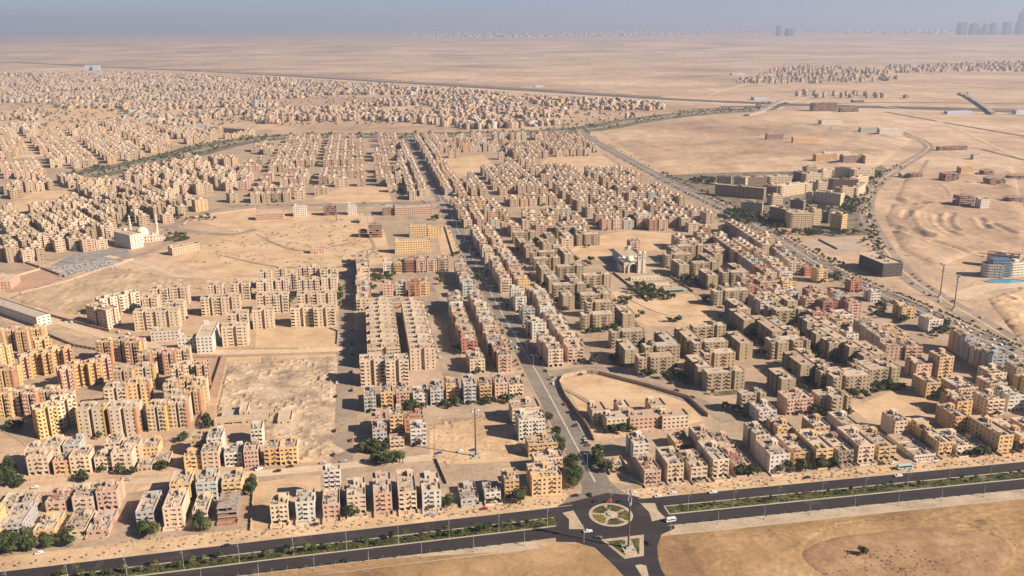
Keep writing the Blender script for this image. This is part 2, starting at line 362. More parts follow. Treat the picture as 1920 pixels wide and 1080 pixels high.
raised('round_plinth', circ(0, 0, 2.2, 14), 0.9, M_KERB)
raised('traffic_island', c3((340, 655), (415, 640), (440, 680), (490, 765), (385, 765), (385, 700)), 0.2, M_WALK)
raised('traffic_island', c3((865, 590), (965, 590), (985, 640), (1035, 690), (945, 712), (925, 650)), 0.2, M_WALK)
raised('traffic_island', c3((600, 835), (720, 822), (890, 802), (890, 945), (760, 965)), 0.2, M_WALK)
sheet('island_grass', c3((640, 848), (745, 838), (770, 850), (745, 905), (770, 940), (760, 942)), 0.24, M_GRASS); sheet('island_grass', c3((800, 832), (860, 825), (860, 930), (850, 935)), 0.24, M_GRASS)
raised('traffic_island', c3((830, 1010), (865, 1003), (905, 1010), (925, 1090), (880, 1090)), 0.2, M_WALK)
sheet('road_apron', c3((380, 545), (470, 520), (490, 400), (420, 290), (560, 290), (620, 400), (700, 480), (790, 532), (640, 545), (480, 572), (330, 600)), 0.105, M_ASPH2)
# avenue and streets
AV = [W(1, 30), W(1, 231), W(-3, 450), W(-4.5, 950), W(-9, 1600), W(-9, 1950)]
road('avenue', AV, 19, 0.09, M_ASPH2); mb = MB(); strip_solid(mb, smooth_line([W(1, 40), W(1, 231), W(-3, 450), W(-4.5, 950), W(-9, 1600), W(-9, 1940)]), 1.6, 0, 0.25)
o = O('avenue_median', mb.mesh('avenue_median', [M_KERB])); o['kind'] = 'structure'
mb = MB()
for s_, e_ in ((40, 220), (245, 440), (460, 940), (960, 1900)):
    strip_solid(mb, [W(-9.5-(v > 400)*3, v) for v in np.linspace(s_, e_, 8)], 0.6, 0, 0.14); strip_solid(mb, [W(11-(v > 400)*6, v) for v in np.linspace(s_, e_, 8)], 0.6, 0, 0.14)
o = O('avenue_kerb', mb.mesh('avenue_kerb', [M_KERB])); o['kind'] = 'structure'
DIAG = px([(1085, 242), (1110, 262), (1240, 333), (1400, 413), (1560, 510), (1700, 572), (1810, 622), (1960, 690)])
road('diagonal_road', DIAG, 26, 0.12, M_ASPH2)
mb = MB(); strip_solid(mb, smooth_line(DIAG), 2.2, 0, 0.3); o = O('diagonal_median', mb.mesh('diagonal_median', [M_KERB])); o['kind'] = 'structure'
CURV = px([(1960, 680), (1850, 610), (1765, 560), (1700, 515), (1655, 460), (1625, 395), (1640, 350), (1690, 312), (1738, 282), (1735, 268), (1705, 255), (1690, 248)])
road('curved_road', CURV, 24, 0.13, M_ROADD); mb = MB(); strip_solid(mb, smooth_line(CURV), 3, 0, 0.3); o = O('curved_median', mb.mesh('curved_median', [M_LOT])); o['kind'] = 'structure'
BOUL = px([(150, 330), (290, 303), (360, 285), (450, 265), (560, 256), (760, 254), (960, 250), (1100, 242), (1200, 225), (1320, 211), (1420, 205), (1460, 192)])
road('boulevard_verge', BOUL, 120, 0.10, plain('dry_scrub', (0.16, 0.145, 0.085), var=0.5, scale=0.03)); road('boulevard', BOUL, 36, 0.2, M_ROADD, reg=False)
FARH = px([(-700, 105), (-100, 114), (200, 126), (480, 139), (800, 158), (1000, 170), (1240, 185), (1440, 194), (1700, 203), (1960, 211), (2600, 235)])
road('far_highway', FARH, 90, 0.4, plain('old_highway_asphalt', (0.13, 0.115, 0.105), var=0.3, scale=0.01)); road('far_highway_shoulder', offset(FARH, -95), 60, 0.35, M_TRACK, reg=False)
for nm, P, wd, m in (('street', [W(-160, 95), W(-160, 570)], 15, M_ROADD), ('street', [W(-385, 95), W(-300, 95), W(-215, 91), W(-40, 95), W(-12, 96)], 9, M_TRACK),
    ('street', [W(-168, 153), W(-12, 156)], 10, M_STREET), ('street', [W(-70, 170), W(-70, 600)], 16, M_ROADD), ('street', [W(12, 226), W(45, 228)], 16, M_ROADD),
    ('street', px([(1095, 692), (1140, 697), (1215, 722), (1310, 755), (1370, 790)]), 14, M_ROADD), ('street', [W(55, 240), W(52, 460), W(46, 770)], 12, M_ROADD), ('street', [W(12, 447), W(120, 452)], 12, M_ROADD),
    ('street', [W(5, 780), W(150, 790)], 14, M_ROADD), ('street', [W(-190, 1008), W(0, 1010), W(150, 1020)], 14, M_ROADD),
    ('street', px([(-40, 563), (100, 600), (190, 628), (300, 650), (400, 661), (640, 655)]), 12, M_TRACK), ('sand_track', px([(200, 480), (270, 495), (330, 517), (420, 525), (640, 522)]), 9, M_TRACK),
    ('street', px([(-40, 510), (130, 500), (260, 478), (320, 452)]), 12, M_ROADD), ('street', px([(300, 440), (360, 408), (440, 387), (620, 384), (740, 380), (830, 378)]), 16, M_ROADD),
    ('street', px([(300, 425), (420, 440), (480, 430)]), 14, M_ROADD), ('street', px([(1640, 700), (1740, 680), (1820, 740), (1960, 810)]), 12, M_STREET), ('street', [W(330, 210), W(335, 560)], 9, M_ROADD),
    ('street', [W(-70, 600), W(-60, 780), W(-70, 1000)], 12, M_ROADD), ('street', px([(0, 790), (60, 825), (80, 850)]), 14, M_STREET),
    ('street', px([(1255, 520), (1330, 560), (1420, 610)]), 10, M_STREET), ('street', px([(1430, 440), (1300, 375), (1180, 320), (1100, 265)]), 10, M_STREET)):
    road(nm, P, wd, 0.085, m)
for P, wd in (([(1480, 185), (1690, 205), (1920, 300)], 10), ([(1690, 250), (1540, 262), (1400, 270), (1330, 245)], 7), ([(1735, 290), (1840, 300), (1960, 325)], 8), ([(1690, 400), (1780, 455), (1850, 480), (1960, 478)], 10),
    ([(1680, 450), (1800, 452), (1960, 446)], 7), ([(1790, 560), (1850, 540), (1960, 530)], 22), ([(1700, 350), (1770, 370), (1790, 400), (1740, 430), (1690, 430)], 8), ([(1330, 178), (1440, 145), (1500, 122)], 22), ([(1460, 205), (1530, 180), (1700, 170), (1850, 168)], 18),
    ([(100, 170), (500, 124), (900, 116), (1300, 104)], 25), ([(540, 84), (800, 80), (1200, 78), (1700, 76)], 70), ([(1100, 100), (1450, 95)], 25), ([(630, 85), (1000, 84), (1350, 80)], 110), ([(1500, 158), (1900, 168)], 16), ([(640, 470), (560, 455), (500, 450), (480, 440), (520, 425), (640, 415)], 6)):
    road('sand_track', px(P), wd, 0.3 if P[0][1] < 190 else 0.14, M_TRACK, reg=False)
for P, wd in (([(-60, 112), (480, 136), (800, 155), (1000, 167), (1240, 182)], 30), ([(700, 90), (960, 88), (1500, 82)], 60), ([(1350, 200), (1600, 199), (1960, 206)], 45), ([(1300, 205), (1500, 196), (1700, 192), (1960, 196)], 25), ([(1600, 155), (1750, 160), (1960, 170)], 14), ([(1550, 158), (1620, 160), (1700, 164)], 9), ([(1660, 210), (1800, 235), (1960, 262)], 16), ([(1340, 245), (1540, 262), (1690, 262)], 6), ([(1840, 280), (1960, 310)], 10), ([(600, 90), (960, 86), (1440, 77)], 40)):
    road('drainage_cut', px(P), wd, 0.32 if P[0][1] < 190 else 0.2, plain('dark_wadi_soil', (0.17, 0.13, 0.10), var=0.3, scale=0.02), reg=False)  # flat ribbons in a darker, mottled brown soil tone
for P, wd in (([(835, 790), (842, 820), (836, 850), (842, 872)], 3), ([(846, 790), (850, 820), (845, 850)], 2), ([(480, 700), (520, 760), (560, 800), (640, 850)], 7), ([(500, 670), (505, 720), (500, 770), (520, 860)], 8), ([(420, 480), (520, 500), (640, 500), (700, 470), (690, 440)], 4), ([(480, 440), (560, 470), (660, 455)], 4), ([(60, 570), (200, 540), (330, 540)], 4), ([(1060, 730), (1110, 760), (1130, 800)], 4), ([(1180, 560), (1250, 590), (1340, 590)], 3), ([(1700, 480), (1760, 470), (1900, 480)], 6), ([(1740, 300), (1700, 380), (1720, 430), (1800, 440)], 6), ([(1150, 250), (1300, 290), (1480, 300)], 9), ([(1200, 300), (1400, 260), (1600, 255)], 8), ([(1860, 560), (1900, 600), (1950, 640)], 5), ([(1750, 395), (1760, 430), (1790, 450)], 8), ([(1775, 390), (1785, 430), (1820, 450)], 6), ([(1830, 390), (1850, 420), (1880, 440)], 6)):
    road('sand_track', px(P), wd, 0.2, M_TRACK if wd % 2 else sandmat('darker_track', (0.30, 0.22, 0.15), (0.36, 0.265, 0.18), (0.42, 0.31, 0.21)), reg=False)
# uneven ground of the near fields and rubble lots, real relief
def vnoise(X, Y, s, seed):
    r = np.random.RandomState(seed); G = r.rand(64, 64); x = X/s; y = Y/s; xi = np.floor(x).astype(int); yi = np.floor(y).astype(int); fx = x-xi; fy = y-yi
    fx = fx*fx*(3-2*fx); fy = fy*fy*(3-2*fy); g = lambda a, b: G[a % 64, b % 64]
    return (g(xi, yi)*(1-fx)+g(xi+1, yi)*fx)*(1-fy)+(g(xi, yi+1)*(1-fx)+g(xi+1, yi+1)*fx)*fy
def relief(name, u0, u1, v0, v1, step, amp, m, seed, rub=0.0, poly=None, shape=None):
    nu = int((u1-u0)/step)+1; nv = int((v1-v0)/step)+1
    U, V = np.meshgrid(np.linspace(u0, u1, nu), np.linspace(v0, v1, nv))
    H = (vnoise(U, V, 26, seed)*0.5+vnoise(U, V, 11, seed+1)*0.3+vnoise(U, V, 4.5, seed+2)*0.14+vnoise(U, V, 2.0, seed+3)*0.08)*amp
    if rub: H += rub*np.maximum(0, vnoise(U, V, 3.0, seed+5)-0.55)*vnoise(U, V, 20, seed+6)*2.2
    if shape is not None: H += shape(U, V)
    edge = np.minimum(np.minimum(U-u0, u1-U), np.minimum(V-v0, v1-V)); H = H*np.clip(edge/5, 0, 1)
    if poly is not None:
        msk = np.array([[1.0 if inpoly((a, b), poly) else 0.0 for a, b in zip(ra, rb)] for ra, rb in zip(U, V)])
        for _ in range(26 if name == 'clay_ground' else 12 if name == 'desert_relief' else 4):
            mp = np.pad(msk, 1, mode='edge'); msk = (mp[1:-1, 1:-1]+mp[:-2, 1:-1]+mp[2:, 1:-1]+mp[1:-1, :-2]+mp[1:-1, 2:])/5
        msk = np.clip((msk-0.5)*2, 0, 1); H = H*msk - (msk < 0.02)*0.5
    H = H-0.02*(edge < 0.01)+0.09
    X = OX+U*CT-V*ST; Y = OY+U*ST+V*CT
    co = np.stack([X, Y, H], -1).reshape(-1, 3); idx = np.arange(nu*nv).reshape(nv, nu)
    fc = np.stack([idx[:-1, :-1], idx[:-1, 1:], idx[1:, 1:], idx[1:, :-1]], -1).reshape(-1, 4)
    if poly is not None:
        zq = co[:, 2][fc].max(1) > 0.0; fc = fc[zq]
    me = bpy.data.meshes.new(name); me.from_pydata(co.tolist(), [], fc.tolist()); me.materials.append(m); me.polygons.foreach_set('use_smooth', [True]*len(fc)); me.update()
    o = O(name, me); o['kind'] = 'structure'; return o
def mound(cu, cv, ru, rv, h):
    return lambda U, V: h*np.exp(-((U-cu)/ru)**2-((V-cv)/rv)**2)
def pitshape(U, V):
    d = np.sqrt(((U-150)/62)**2+((V+66)/34)**2)
    rim = 0.34*np.exp(-((d-1.0)/0.03)**2)*(0.2+1.2*vnoise(U, V, 5, 91))*np.clip((U-90)/60, 0, 1); rut = -0.25*np.exp(-((d-0.93)/0.03)**2)
    gull = 1.1*np.clip(vnoise(U*0.6+V, V*2, 5, 33)-0.5, 0, 1)*np.exp(-((U-215)/26)**2-((V+47)/12)**2)*3
    gull2 = 0.8*np.clip(vnoise(U+V, V, 4, 34)-0.5, 0, 1)*np.exp(-((U-75)/26)**2-((V+34)/7)**2)*3
    return rim+rut+gull+gull2
sheet('field_ground', [W(18, -27.6), W(660, -27.6), W(660, -260), W(-20, -260), W(2, -120), W(6, -60)], 0.055, M_FIELD)
sheet('field_ground', [UV2 for UV2 in c3((-3200, 1080), (-1700, 1010), (0, 915), (300, 868), (470, 862), (560, 898), (690, 1015), (800, 1130), (800, 1500), (-3200, 1500))], 0.056, M_FIELD)
relief('field_ground', 30, 330, -118, -28.5, 0.9, 0.9, M_FIELD, 3, 0.5, None, pitshape)
fieldpoly = [UV(960+x/3.6, 780+y/3.6) for x, y in ((-3000, 1000), (-1700, 1100), (0, 925), (300, 872), (470, 868), (560, 905), (690, 1020), (790, 1130), (0, 1500))]
relief('field_ground', -240, -18, -85, -27, 0.9, 0.6, M_FIELD, 13, 0.2, fieldpoly)
M_CLAY = sandmat('reddish_clay', (0.27, 0.16, 0.088), (0.35, 0.212, 0.118), (0.44, 0.29, 0.165), 0.05, 0.5, 0.3, 0.3)
lp = [(150+62*math.cos(t)*(1+0.06*math.sin(5*t+1)), -73+31*math.sin(t)*(1+0.12*math.sin(3*t))) for t in np.linspace(0, 6.28, 30)]
relief('clay_ground', 80, 222, -112, -34, 0.9, 1.1, M_CLAY, 97, 0.4, lp, lambda U, V: 0.42+0*U)
lp = [UV(*p) for p in ((405, 775), (428, 676), (635, 668), (645, 800), (648, 858), (565, 864), (480, 800))]
relief('rubble_ground', -262, -166, 100, 300, 0.8, 1.1, M_RUBBLE, 21, 2.1, lp)
lp = [UV(*p) for p in ((812, 800), (812, 862), (850, 868), (970, 858), (958, 778))]
relief('lot_ground', -100, -36, 82, 156, 0.8, 0.6, M_LOT, 41, 0.5, lp)
lp = [UV(*p) for p in ((15, 560), (180, 497), (320, 520), (500, 527), (330, 543), (215, 570), (170, 595), (100, 585))]
relief('plain_ground', -560, -170, 420, 660, 2.2, 2.2, M_PLAIN, 51, 2.8, lp)
lp = [UV(*p) for p in ((1120, 245), (1560, 230), (1710, 262), (1640, 318), (1340, 324), (1250, 328))]
ridge = lambda sc, am, sd: (lambda U, V: am*((1-np.abs(2*vnoise(U+0.4*V, V*1.6, sc, sd)-1))**4)+am*0.4*((1-np.abs(2*vnoise(U, V*2, sc*0.35, sd+3)-1))**4))
relief('desert_relief', 380, 1500, 1150, 2100, 8, 2.2, M_GROUND, 61, 2.5, lp, ridge(130, 3.6, 9))
lp = [UV(*p) for p in ((1700, 330), (1900, 310), (1940, 470), (1830, 475), (1760, 500), (1690, 470), (1660, 410))]
CUTS = []
for P, wd, dp in (([(1145, 630), (1155, 690), (1215, 740), (1275, 772)], 5, -3.5), ([(1240, 620), (1210, 660), (1225, 705), (1265, 735)], 5, -3.5), ([(945, 600), (920, 650)], 5, -3), ([(1425, 655), (1450, 690), (1475, 725)], 5, -4), ([(1510, 690), (1580, 720), (1650, 755)], 5, -4), ([(815, 520), (900, 548), (1030, 552)], 11, -7), ([(820, 708), (872, 732)], 8, -6), ([(965, 742), (1045, 775)], 10, -7), ([(1110, 812), (1250, 850), (1400, 912)], 5, -3), ([(990, 620), (1010, 690), (1080, 770)], 6, 3), ([(1100, 560), (1010, 610), (980, 660)], 6, 3), ([(850, 790), (1100, 795), (1400, 785)], 6, 2.5), ([(870, 400), (1000, 395), (1150, 420), (1220, 470), (1240, 520)], 6, 2.5), ([(1100, 380), (1200, 400), (1320, 410)], 8, -3.5), ([(1250, 350), (1420, 355), (1600, 350)], 6, -3), ([(1400, 405), (1500, 420), (1620, 440)], 8, -3.5)):
    CUTS.append((smooth_line([UV(1440+x/3.6, 230+y/3.6) for x, y in P], 4), wd, dp))
def cutshape(U, V):
    H = ridge(60, 1.8, 19)(U, V)
    for P, wd, dp in CUTS:
        D_ = np.full(U.shape, 1e9)
        for a, b in zip(P[:-1], P[1:]):
            dx, dy = b[0]-a[0], b[1]-a[1]; L = dx*dx+dy*dy+1e-9; t = np.clip(((U-a[0])*dx+(V-a[1])*dy)/L, 0, 1); D_ = np.minimum(D_, np.hypot(U-a[0]-t*dx, V-a[1]-t*dy))
        H = H+dp*np.exp(-(D_/wd)**2)+abs(dp)*0.4*np.exp(-((D_-wd*1.9)/(wd*0.6))**2)
    return H*0.62+1.2
relief('desert_relief', 480, 1250, 450, 1400, 3.2, 1.2, M_GROUND, 71, 1.0, lp, cutshape)
lp = [UV(*p) for p in ((1850, 560), (1960, 530), (1960, 660), (1920, 650))]
relief('desert_relief', 440, 620, 200, 420, 2.0, 2.5, M_LOT, 81, 2.0, lp, ridge(30, 2.5, 29))
sheet('park_lawn', px([(1240, 330), (1340, 322), (1450, 318), (1640, 300), (1665, 318), (1625, 350), (1615, 400), (1630, 440), (1560, 445), (1440, 420), (1340, 370)]), 0.10, plain('park_ground', (0.20, 0.165, 0.115), var=0.55, scale=0.05))
sheet('paved_court', px([(1500, 450), (1600, 445), (1640, 462), (1600, 478), (1530, 470)]), 0.14, M_WALK)

exec_after = []
# ---------------------------------------------------------------- buildings
FH = 3.1
COL = {'c': ((0.62, 0.475, 0.34), 'cream'), 'w': ((0.61, 0.545, 0.465), 'white'), 'g': ((0.44, 0.42, 0.39), 'grey'), 'p': ((0.55, 0.36, 0.265), 'pink'),
       'y': ((0.62, 0.425, 0.225), 'yellow'), 'o': ((0.58, 0.37, 0.20), 'orange'), 't': ((0.50, 0.38, 0.26), 'tan'), 'r': ((0.40, 0.19, 0.13), 'brick red'),
       'b': ((0.29, 0.205, 0.16), 'brown'), 's': ((0.385, 0.295, 0.195), 'olive tan'), 'k': ((0.11, 0.10, 0.10), 'black'), 'z': ((0.52, 0.58, 0.66), 'pale blue')}
def tint(c, seed=None):
    b = COL[c][0]; k = 1.13+random.uniform(-0.13, 0.06); return tuple(min(0.76, x*k*(1+random.uniform(-0.03, 0.03))) for x in b)
def facade(WL, GL, BL, a, b, nf, pat, ww=1.3, wh=1.35, z0=0.0, gpat=None, first=0, recess=0.28, top=0.9, bals=None, fh=FH):
    ax, ay = a; bx, by = b; L = math.hypot(bx-ax, by-ay); dx, dy = (bx-ax)/L, (by-ay)/L; nx, ny = dy, -dx
    P = lambda t, z, r=0.0: (ax+dx*t-nx*r, ay+dy*t-ny*r, z)
    if not pat or not pat.strip():
        WL.q(P(0, z0), P(L, z0), P(L, z0+nf*fh+top), P(0, z0+nf*fh+top)); return
    zc = z0
    for f in range(first, first+nf):
        pt = gpat if (gpat and f == 0) else pat
        n = len(pt); c = L/n; zf = z0+(f-first)*fh; sill = 0.95; hh = wh
        if pt is gpat: sill = 0.15; hh = 2.3
        zs = zf+sill; zh = zs+hh; WL.q(P(0, zc), P(L, zc), P(L, zs), P(0, zs)); zc = zh; t0 = 0.0
        for i, ch in enumerate(pt):
            if ch == ' ': continue
            wd = {'w': ww, 'n': ww*0.55, 'b': c*0.62, 'l': c*0.84, 's': c*0.66, 'W': c*0.8}[ch]; wd = min(wd, c*0.86); r = 1.3 if ch in 'ls' else recess
            m = (i+0.5)*c; x0 = m-wd/2; x1 = m+wd/2
            if x0 > t0+1e-3: WL.q(P(t0, zs), P(x0, zs), P(x0, zh), P(t0, zh))
            WL.q(P(x0, zs), P(x0, zs, r), P(x0, zh, r), P(x0, zh)); WL.q(P(x1, zs, r), P(x1, zs), P(x1, zh), P(x1, zh, r))
            WL.q(P(x0, zs), P(x1, zs), P(x1, zs, r), P(x0, zs, r)); WL.q(P(x0, zh, r), P(x1, zh, r), P(x1, zh), P(x0, zh))
            (WL if ch == 'l' and f % 2 else GL).q(P(x0, zs, r), P(x1, zs, r), P(x1, zh, r), P(x0, zh, r)); t0 = x1
            if ch == 'b' and f > 0:
                mbB = BL if bals is None else bals.setdefault((ax, ay, i, f), MB())
                y0 = c*0.40; o0 = -1.15
                for (s0, s1, q0, q1, k0, k1) in ((m-y0, m+y0, o0, -0.003, zf-0.05, zf+0.1), (m-y0, m+y0, o0, o0+0.12, zf+0.1, zf+0.95), (m-y0, m-y0+0.12, o0+0.121, -0.003, zf+0.1, zf+0.95), (m+y0-0.12, m+y0, o0+0.121, -0.003, zf+0.1, zf+0.95)):
                    p = [P(s0, 0, q0), P(s1, 0, q0), P(s1, 0, q1), P(s0, 0, q1)]; lo = [(x, y, k0) for x, y, _ in p]; hi = [(x, y, k1) for x, y, _ in p]
                    mbB.q(*hi); mbB.q(*lo[::-1])
                    for j in range(4): mbB.q(lo[j], lo[(j+1) % 4], hi[(j+1) % 4], hi[j])
        if L > t0+1e-3: WL.q(P(t0, zs), P(L, zs), P(L, zh), P(t0, zh))
    zt = z0+nf*fh+top; WL.q(P(0, zc), P(L, zc), P(L, zt), P(0, zt))
def roofpoly(RF, pts, z, top=0.9, t=0.22, hole=None):
    n = len(pts); I = []
    for i in range(n):
        a = pts[i-1]; p = pts[i]; b = pts[(i+1) % n]
        d1 = (p[0]-a[0], p[1]-a[1]); d2 = (b[0]-p[0], b[1]-p[1]); l1 = math.hypot(*d1); l2 = math.hypot(*d2)
        n1 = (-d1[1]/l1, d1[0]/l1); n2 = (-d2[1]/l2, d2[0]/l2); k = 1+n1[0]*n2[0]+n1[1]*n2[1]
        I.append((p[0]+t*(n1[0]+n2[0])/k, p[1]+t*(n1[1]+n2[1])/k))
    for i in range(n):
        a, b = pts[i], pts[(i+1) % n]; c, d = I[i], I[(i+1) % n]
        RF.q((*a, z+top), (*b, z+top), (*d, z+top), (*c, z+top)); RF.q((*d, z+top), (*d, z), (*c, z), (*c, z+top))
    if hole and n == 4:
        x0, x1, y0, y1 = hole; X0, Y0 = I[0]; X1, Y1 = I[2]
        RF.q((X0, Y0, z), (X1, Y0, z), (X1, y0, z), (X0, y0, z)); RF.q((X0, y1, z), (X1, y1, z), (X1, Y1, z), (X0, Y1, z))
        RF.q((X0, y0, z), (x0, y0, z), (x0, y1, z), (X0, y1, z)); RF.q((x1, y0, z), (X1, y0, z), (X1, y1, z), (x1, y1, z))
        for a, b in (((x0, y0), (x1, y0)), ((x1, y0), (x1, y1)), ((x1, y1), (x0, y1)), ((x0, y1), (x0, y0))): RF.q((*a, z+0.5), (*b, z+0.5), (*b, z-7), (*a, z-7))
        RF.q((x0, y0, z-7), (x1, y0, z-7), (x1, y1, z-7), (x0, y1, z-7))
    else: RF.q(*[(p[0], p[1], z) for p in I])
FRONTS = ['wbw', 'bwb', 'wbbw', 'lwl', 'wwww', 'bwwb', 'wbw', 'lbl', 'wlw', 'wwbw', 'bbb', 'wlbw']
CACHE = {}
def stairhouse(x, y, w=3.6, d=4.6, z=0):
    m = MB(); m.box(x, x+w, y, y+d, z, z+2.7); m.box(x-0.15, x+w+0.15, y-0.15, y+d+0.15, z+2.7, z+2.9, bottom=True); m.box(x+w-0.001+0.03, x+w+0.06, y+1, y+2, z, z+2.1); return m
def clutter(rnd, w, d, z, n):
    m = MB()
    for _ in range(n):
        x = rnd.uniform(-w/2+1, w/2-1.6); y = rnd.uniform(-d/2+1, d/2-1.6); k = rnd.random()
        if k < 0.35: m.cyl(x, y, z+0.4, z+1.7, 0.6, n=7); m.box(x-0.5, x+0.5, y-0.5, y+0.5, z, z+0.4)
        elif k < 0.7: m.box(x, x+rnd.uniform(0.6, 2.2), y, y+rnd.uniform(0.4, 1.6), z, z+rnd.uniform(0.3, 1.2))
        elif k < 0.85: m.box(x, x+rnd.uniform(2, 4), y, y+0.15, z, z+rnd.uniform(0.7, 1.6))
        else:
            m.bar((x, y, z), (x, y, z+1.1), 0.05); m.cyl(x, y, z+1.0, z+1.3, 0.15, 0.65, n=7)
    return m
def plotmesh(w, d, nf, style, var, lod):
    key = ('p', round(w*2)/2, round(d), nf, style, var, lod)
    if key in CACHE: return CACHE[key]
    _, w, d, nf, *_ = key; rnd = random.Random(hash((w, d, nf, var, len(style)))&0xffff); WL, GL, BL, RF = MB(), MB(), MB(), MB()
    bals = {} if lod == 0 else None; BLx = BL if lod == 0 else WL
    fp = FRONTS[var % len(FRONTS)]
    if w < 9: fp = fp[:3]
    if w > 15: fp = fp+fp[::-1]
    side = ''.join(rnd.choice('w nw ') for _ in range(max(2, int(d/3.6)))); back = 'wbw' if w < 14 else 'wbwbw'
    nfm = nf
    pts = [(-w/2, -d/2), (w/2, -d/2), (w/2, d/2), (-w/2, d/2)]; notch = (var % 3 == 0) and d > 13
    if notch:
        k = d*0.08
        pts = [(-w/2, -d/2), (w/2, -d/2), (w/2, -k), (w/2-1.8, -k), (w/2-1.8, k+1), (w/2, k+1), (w/2, d/2), (-w/2, d/2), (-w/2, k+1), (-w/2+1.8, k+1), (-w/2+1.8, -k), (-w/2, -k)]
    n = len(pts)
    for i in range(n):
        a, b = pts[i], pts[(i+1) % n]; L = math.hypot(b[0]-a[0], b[1]-a[1]); horiz = abs(a[1]-b[1]) < 1e-6
        if horiz and L > 4: pt = fp if a[1] < 0 else back; gp = 's'*max(2, int(w/3.4)) if (a[1] < 0 and var % 2) else None
        elif L > 3.5: pt = side[:max(1, int(L/3.0))]; gp = None
        else: pt = ''; gp = None
        facade(WL, GL, BLx, a, b, nf, pt, gpat=gp, bals=bals if (lod == 0 and horiz) else None)
    hole = None
    if not notch and w > 8 and d > 11: hole = (-1.5, 1.3, -1.6, 2.4) if var % 2 else (-w/2+1.2, -w/2+4.0, -2.5, 1.5)
    roofpoly(RF, pts, nf*FH, hole=hole)
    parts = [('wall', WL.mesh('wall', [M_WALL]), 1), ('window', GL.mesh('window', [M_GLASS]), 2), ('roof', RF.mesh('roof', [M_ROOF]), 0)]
    for kx, mbb in (bals or {}).items(): parts.append(('balcony', mbb.mesh('balcony', [M_WALL]), 3))
    if BL.v: parts.append(('balcony', BL.mesh('balcony', [M_WALL]), 3))
    sx = rnd.uniform(-w/2+0.6, max(-w/2+0.7, w/2-4.8)); sy = rnd.choice([-d*0.15, d*0.12, d/2-6.2])
    if hole: sx = min(1.6, w/2-4.3); sy = max(2.9, d*0.15)
    if 'n' not in style: parts.append(('stair_house', stairhouse(sx, sy, 3.6, min(4.6, d/2-sy-0.5) if d/2-sy > 2 else 2.5, nf*FH).mesh('stair_house', [M_WALL]), 1))
    if 'h' in style or (var % 4 == 1 and nf > 2):   # partial penthouse
        m = MB(); x0, x1, y0, y1 = -w/2+0.3, w/2-0.3, d*0.22+2.4, d/2-0.3
        if sy+4.6 < y0-0.1 or True:
            m2 = MB(); g2 = MB(); r2 = MB(); pp = [(x0, y0), (x1, y0), (x1, y1), (x0, y1)]
            if y1-y0 > 2.5 and sy+4.7 < y0:
                for i in range(4): facade(m2, g2, m2, pp[i], pp[(i+1) % 4], 1, ['wnw', 'w', 'ww', 'w'][i], z0=nf*FH+0.01, first=0, top=0.5)
                roofpoly(r2, pp, nf*FH+0.01+FH, top=0.5); parts.append(('penthouse', m2.mesh('penthouse', [M_WALL]), 1)); parts.append(('window', g2.mesh('window', [M_GLASS]), 2)); parts.append(('roof', r2.mesh('roof', [M_ROOF]), 0))
    if 'u' in style:
        m = MB()
        for i in range(max(3, int(w/3))+1):
            for j in range(max(4, int(d/3.6))+1):
                x = -w/2+0.3+i*(w-0.6)/max(3, int(w/3)); y = -d/2+0.3+j*(d-0.6)/max(4, int(d/3.6)); h = rnd.choice([1.6, 1.9, 2.6, 3.0])
                m.box(x-0.14, x+0.14, y-0.14, y+0.14, nf*FH+0.905, nf*FH+h)
        for _ in range(5):
            y = rnd.uniform(-d/2+1, d/2-1); x = rnd.uniform(-w/2+0.5, 0); m.box(x, x+rnd.uniform(2, w/2-0.4), y, y+0.2, nf*FH, nf*FH+rnd.uniform(1, 2.6))
        parts.append(('column_stub', m.mesh('column_stub', [M_BRICK if 'r' in style else M_CONC]), 2))
    if lod < 2 and 'u' not in style:
        pm = MB()
        for _ in range(2 if w < 12 else 3):
            y = rnd.uniform(-d/2+2, d/2-2); x = rnd.uniform(-w/2+0.4, w/2-4)
            if (not notch or abs(y-0.5) > d*0.08+1.5) and (not hole or y < -3 or y > 3): pm.box(-w/2+0.3, w/2*rnd.uniform(0.0, 0.95), y, y+0.2, nf*FH+0.003, nf*FH+rnd.uniform(0.7, 1.3))
            y2 = -d/2+0.5; pm.box(x, x+0.2, y2, y2+rnd.uniform(2.5, max(2.6, d/2-3.5)), nf*FH+0.004, nf*FH+rnd.uniform(0.7, 1.5))
        parts.append(('roof_partition', pm.mesh('roof_partition', [M_WALL]), 0))
        parts[-1] = (parts[-1][0], parts[-1][1], 4)
    if lod < 2: parts.append(('roof_equipment', clutter(rnd, w-1, d-1, nf*FH, 11 if lod == 0 else 5).mesh('roof_equipment', [M_CONC]), 2))
    CACHE[key] = parts; return parts
